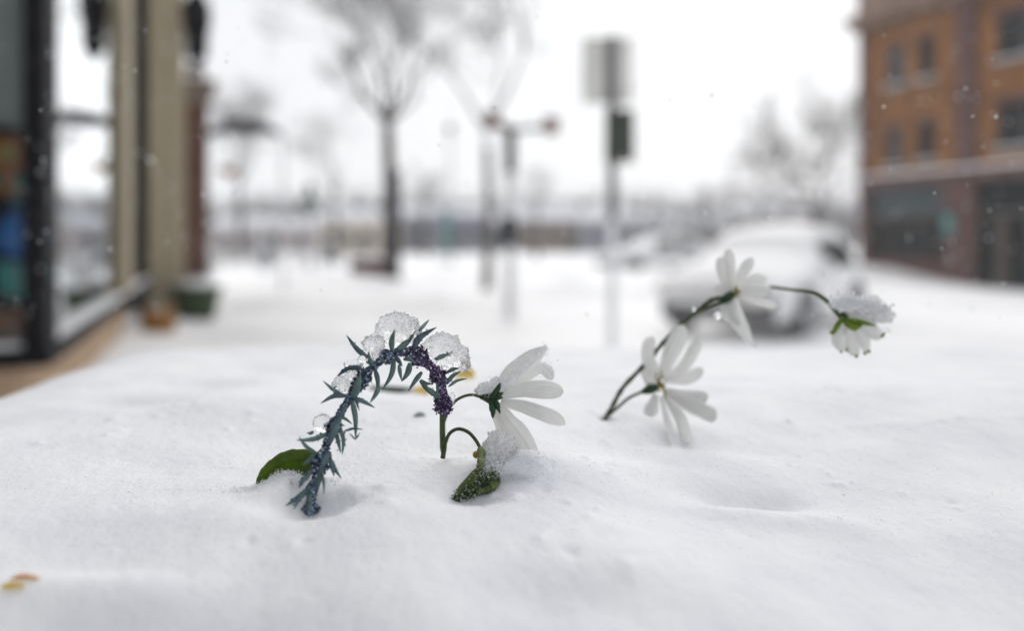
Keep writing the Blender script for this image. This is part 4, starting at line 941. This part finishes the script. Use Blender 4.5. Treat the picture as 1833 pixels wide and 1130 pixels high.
h = blossom((765, 275), .655, (700, 322), [([(760, 260), (710, 170), (707, 85)], 66), ([(762, 250), (748, 140), (735, 48)], 54), ([(772, 255), (810, 170), (862, 92)], 56), ([(790, 265), (870, 205), (935, 190)], 64, .015),
   ([(790, 275), (880, 262), (965, 262)], 74), ([(800, 290), (900, 325), (985, 345)], 42, .02), ([(760, 280), (710, 255), (680, 225)], 62), ([(750, 280), (800, 420), (876, 562)], 96, -.012, 1), ([(745, 285), (735, 370), (800, 440)], 86, -.01, 1)],
   'middle white blossom at the top of the branch')
b = MB()
for i in range(16):
    p0 = Z3(770, 270, .650); p1 = Z3(782+random.gauss(0, 10), 262+random.gauss(0, 14), .640); b.add(*tube([p0, p1], [.0004, .0006], 5))
b.build('stamens', M_olive, h, world=True)
M_lime = mat('lime_sepal', (.16, .26, .015), .5, .4, 200, .3, .0004, transl=.3)
h = blossom((1350, 415), .628, (1310, 380), [([(1340, 420), (1300, 450), (1262, 480)], 62), ([(1350, 430), (1310, 500), (1325, 575)], 62, -.01), ([(1365, 430), (1380, 520), (1400, 603)], 76, -.008), ([(1380, 430), (1440, 500), (1462, 585)], 70, -.004),
   ([(1390, 420), (1470, 450), (1535, 505)], 88, .0), ([(1390, 410), (1500, 390), (1585, 375)], 84, .01), ([(1370, 400), (1460, 350), (1530, 315)], 80, .012), ([(1350, 400), (1400, 340), (1445, 305)], 70, .008), ([(1330, 400), (1330, 340), (1290, 305)], 66, .005)],
   'nodding outermost white blossom weighed down by frost', M_stemd, 1.0)
for i, (pp, w) in enumerate([([(1330, 400), (1300, 450), (1275, 495)], 26), ([(1340, 420), (1380, 440), (1430, 440)], 44), ([(1345, 410), (1420, 425), (1500, 445)], 24), ([(1335, 420), (1390, 455), (1440, 430)], 30)]):
    blade('sepal', [Z3(x, y, .615-.001*i) for x, y in pp], k3(w), point, M_lime, h, n=10, mc=4, seed=i, cup=.4)
b = MB()
for x, y in ((1322, 578), (1400, 604), (1465, 578), (1445, 588), (1535, 498), (1270, 480), (1350, 570)):
    v, f = lathe([(0, -.0015), (.0014, -.0005), (.0011, .001), (0, .0014)], 8, tuple(Z3(x, y, .620))); b.add(v, f)
b.build('petal_tips', M_lime, h, world=True, smooth=True)
lump('snow_clump', [(np.array(Z3(1360, 335, .628)), np.array([k3(62), k3(50), k3(32)])), (np.array(Z3(1460, 350, .63)), np.array([k3(70), k3(50), k3(36)])), (np.array(Z3(1530, 385, .63)), np.array([k3(48), k3(42), k3(44)]))], M_clump, 'crusted frost cap on the nodding outermost blossom', 'snow clump', 51, .17)
Pg = [np.array(Z3(1270+300*a+rng.normal(0, 12), 315+60*a*a+rng.normal(0, 22), .616)) for a in rng.random(500)]
grain_obj('frost', Pg, rng.uniform(.0004, .0011, len(Pg)), M_grain, rb)
for i, (x, y, r, lab) in enumerate([(680, 390, 18, 'clear droplet hanging under the middle blossom stem'), (555, 358, 12, 'tiny clear droplet on the stem left of the middle blossom'), (1550, 475, 20, 'clear droplet at the right edge of the nodding blossom'), (1585, 345, 14, 'small droplet at the upper right edge of the nodding blossom')]):
    lump('ice_drop', [(np.array(Z3(x, y, .648 if x < 1000 else .62)), np.array([k3(r)]*3))], M_drop, lab, 'droplet', 60+i, .06, sub=4)

# ---- yellow petals and leaf behind, petal in front left
t = thing('yellow_flower', tuple(Z1(820, 465, .80)), 'blurred dark green leaf with yellow petals lying on the snow behind the sprig', 'flower')
k8 = .80/.49
blade('leaf', [Z1(640, 452, .80), Z1(760, 462, .79), Z1(890, 460, .80)], k1(46)*k8, point, M_sepal, t, roll=.5, cup=.3, n=12)
blade('petal', [Z1(870, 462, .79), Z1(915, 460, .79), Z1(955, 470, .79)], k1(44)*k8, blunt, M_yel, t, cup=.3, n=10)
blade('petal', [Z1(1085, 395, .82), Z1(1140, 376, .82), Z1(1190, 384, .82)], k1(52)*k8, blunt, M_yel, t, cup=.3, n=10)
blade('petal', [Z1(1100, 378, .83), Z1(1150, 385, .83), Z1(1180, 398, .83)], k1(34)*k8, blunt, M_yel, t, cup=.3, n=10)
def onbank(px, Y, dz=0): x = (px-HX)/FP*Y; return Vector((x, Y, float(H(x, Y))+dz))
t = thing('yellow_petals', tuple(onbank(40, .37)), 'yellow petals half sunk in the snow at the lower left corner', 'petals')
blade('petal', [onbank(6, .372, -.003), onbank(24, .372, -.0008), onbank(42, .374, -.003)], .010, blunt, M_yel, t, cup=.3, n=10, roll=.9)
blade('petal', [onbank(20, .378, -.001), onbank(50, .378, -.0004), onbank(80, .378, -.003)], .008, blunt, petal_mat('orange_petal', (.9, .62, .32), .4), t, cup=.3, n=10, roll=.9)
t = thing('leaf_tip', tuple(onbank(755, .66)), 'tiny grey green leaf tip poking from the snow behind the sprig', 'leaf')
blade('blade', [onbank(738, .66, -.001), onbank(752, .66, .002), onbank(764, .66, -.001)], .003, point, M_needle, t, n=8)

# ---- snow crystals lying loose on the bank
n = 12000
gyv = .40+.36*rng.beta(1.6, 1.6, n); u = rng.uniform(-.70, .70, n); gxv = u*gyv
zz = H(gxv, gyv); keep = rng.random(n) < .25+.75*(noise2(gxv*40, gyv*40, 21) > -.1)
Pc = np.stack([gxv, gyv, zz+.0001], 1)[keep]
o = grain_obj('snow_crystals', Pc, np.abs(rng.normal(.00014, .0001, len(Pc)))+.00006, M_grain); props(o, 'loose snow crystals scattered over the bank', 'snow')
# fluffy snow round leaf, clump and stem feet
def fluff(px, Y, sx, sy, n, hmax, label, nm='snow_fluff'):
    cx = (px-HX)/FP*Y; x = cx+rng.normal(0, sx, n); y = Y+rng.normal(0, sy, n)
    k = np.exp(-((x-cx)/sx)**2*.5); z = H(x, y)+np.abs(rng.normal(0, 1, n))*hmax*k*(.5+1.2*np.abs(noise2(x*400, y*400, 33)))
    o = grain_obj(nm, np.stack([x, y, z], 1), np.abs(rng.normal(.00016, .0001, n))+.00007, M_grain); props(o, label, 'snow')
fluff(508, .480, .014, .005, 5500, .0016, 'fluffy snow crystals banked over the lower edge of the green leaf')
fluff(930, .487, .010, .006, 2500, .0003, 'fluffy snow crystals at the right foot of the pointed clump')
fluff(850, .462, .010, .005, 1500, .0003, 'fluffy snow crystals under the green tip of the drooping bud')
# dark specks
sx = rng.uniform(-.3, .35, 26); sy = rng.uniform(.42, .75, 26)
o = grain_obj('grit', np.stack([sx, sy, H(sx, sy)], 1), rng.uniform(.0002, .0004, 26), mat('grit', (.12, .11, .1), .9)); props(o, 'sparse dark grit specks on the snow bank', 'grit')

# ---- falling snow
n = 6500
fyv = .62+9*rng.random(n)**1.15; fx = rng.uniform(-.75, .75, n)*fyv+rng.normal(0, .1, n); fz = CAMZ+rng.uniform(-.10, .42, n)*fyv
ok = (fz > .1) & (fz > H(fx, fyv, False)+.01)
Pf = np.stack([fx, fyv, fz], 1)[ok]
o = grain_obj('falling_snow', Pf, (np.abs(rng.normal(.0005, .0003, len(Pf)))+.00025)*np.where(Pf[:, 1] > 1.2, 2.0, 1), mat('snowflake', (.88, .89, .9), .6), smooth=True); props(o, 'small snowflakes drifting down through the air', 'snowflakes')

# ---- haze
hz = MB().box(-950, 950, -950, 950, -2.2, 24).build('haze', MATS['grit'], loc=(0, 0, 0)); hz['kind'] = 'stuff'
hz.data.materials.clear(); hm = bpy.data.materials.new('haze'); hm.use_nodes = True; hn = hm.node_tree; hn.nodes.remove(hn.nodes['Principled BSDF'])
pv = hn.nodes.new('ShaderNodeVolumePrincipled'); pv.inputs['Color'].default_value = (.95, .96, .98, 1); pv.inputs['Density'].default_value = .0009
hn.links.new(pv.outputs[0], hn.nodes['Material Output'].inputs['Volume']); hz.data.materials.append(hm)

# ------------------------------------------------------------------ groups of alike things
GROUPS = {'bare_tree': 'bare trees along the street', 'conifer': 'conifers beyond the park', 'house': 'houses closing the far end of the street', 'street_lamp': 'street lamps along the path',
          'parked_car': 'snowed-in parked cars', 'ice_clump': 'ice lumps on the sprig and flower', 'ice_drop': 'clear ice drops on the plants', 'snow_clump': 'snow clumps on the flower heads'}
for o in scene.objects:
    k = o.name.split('.')[0]
    if k in GROUPS and not o.parent: o['group'] = GROUPS[k]
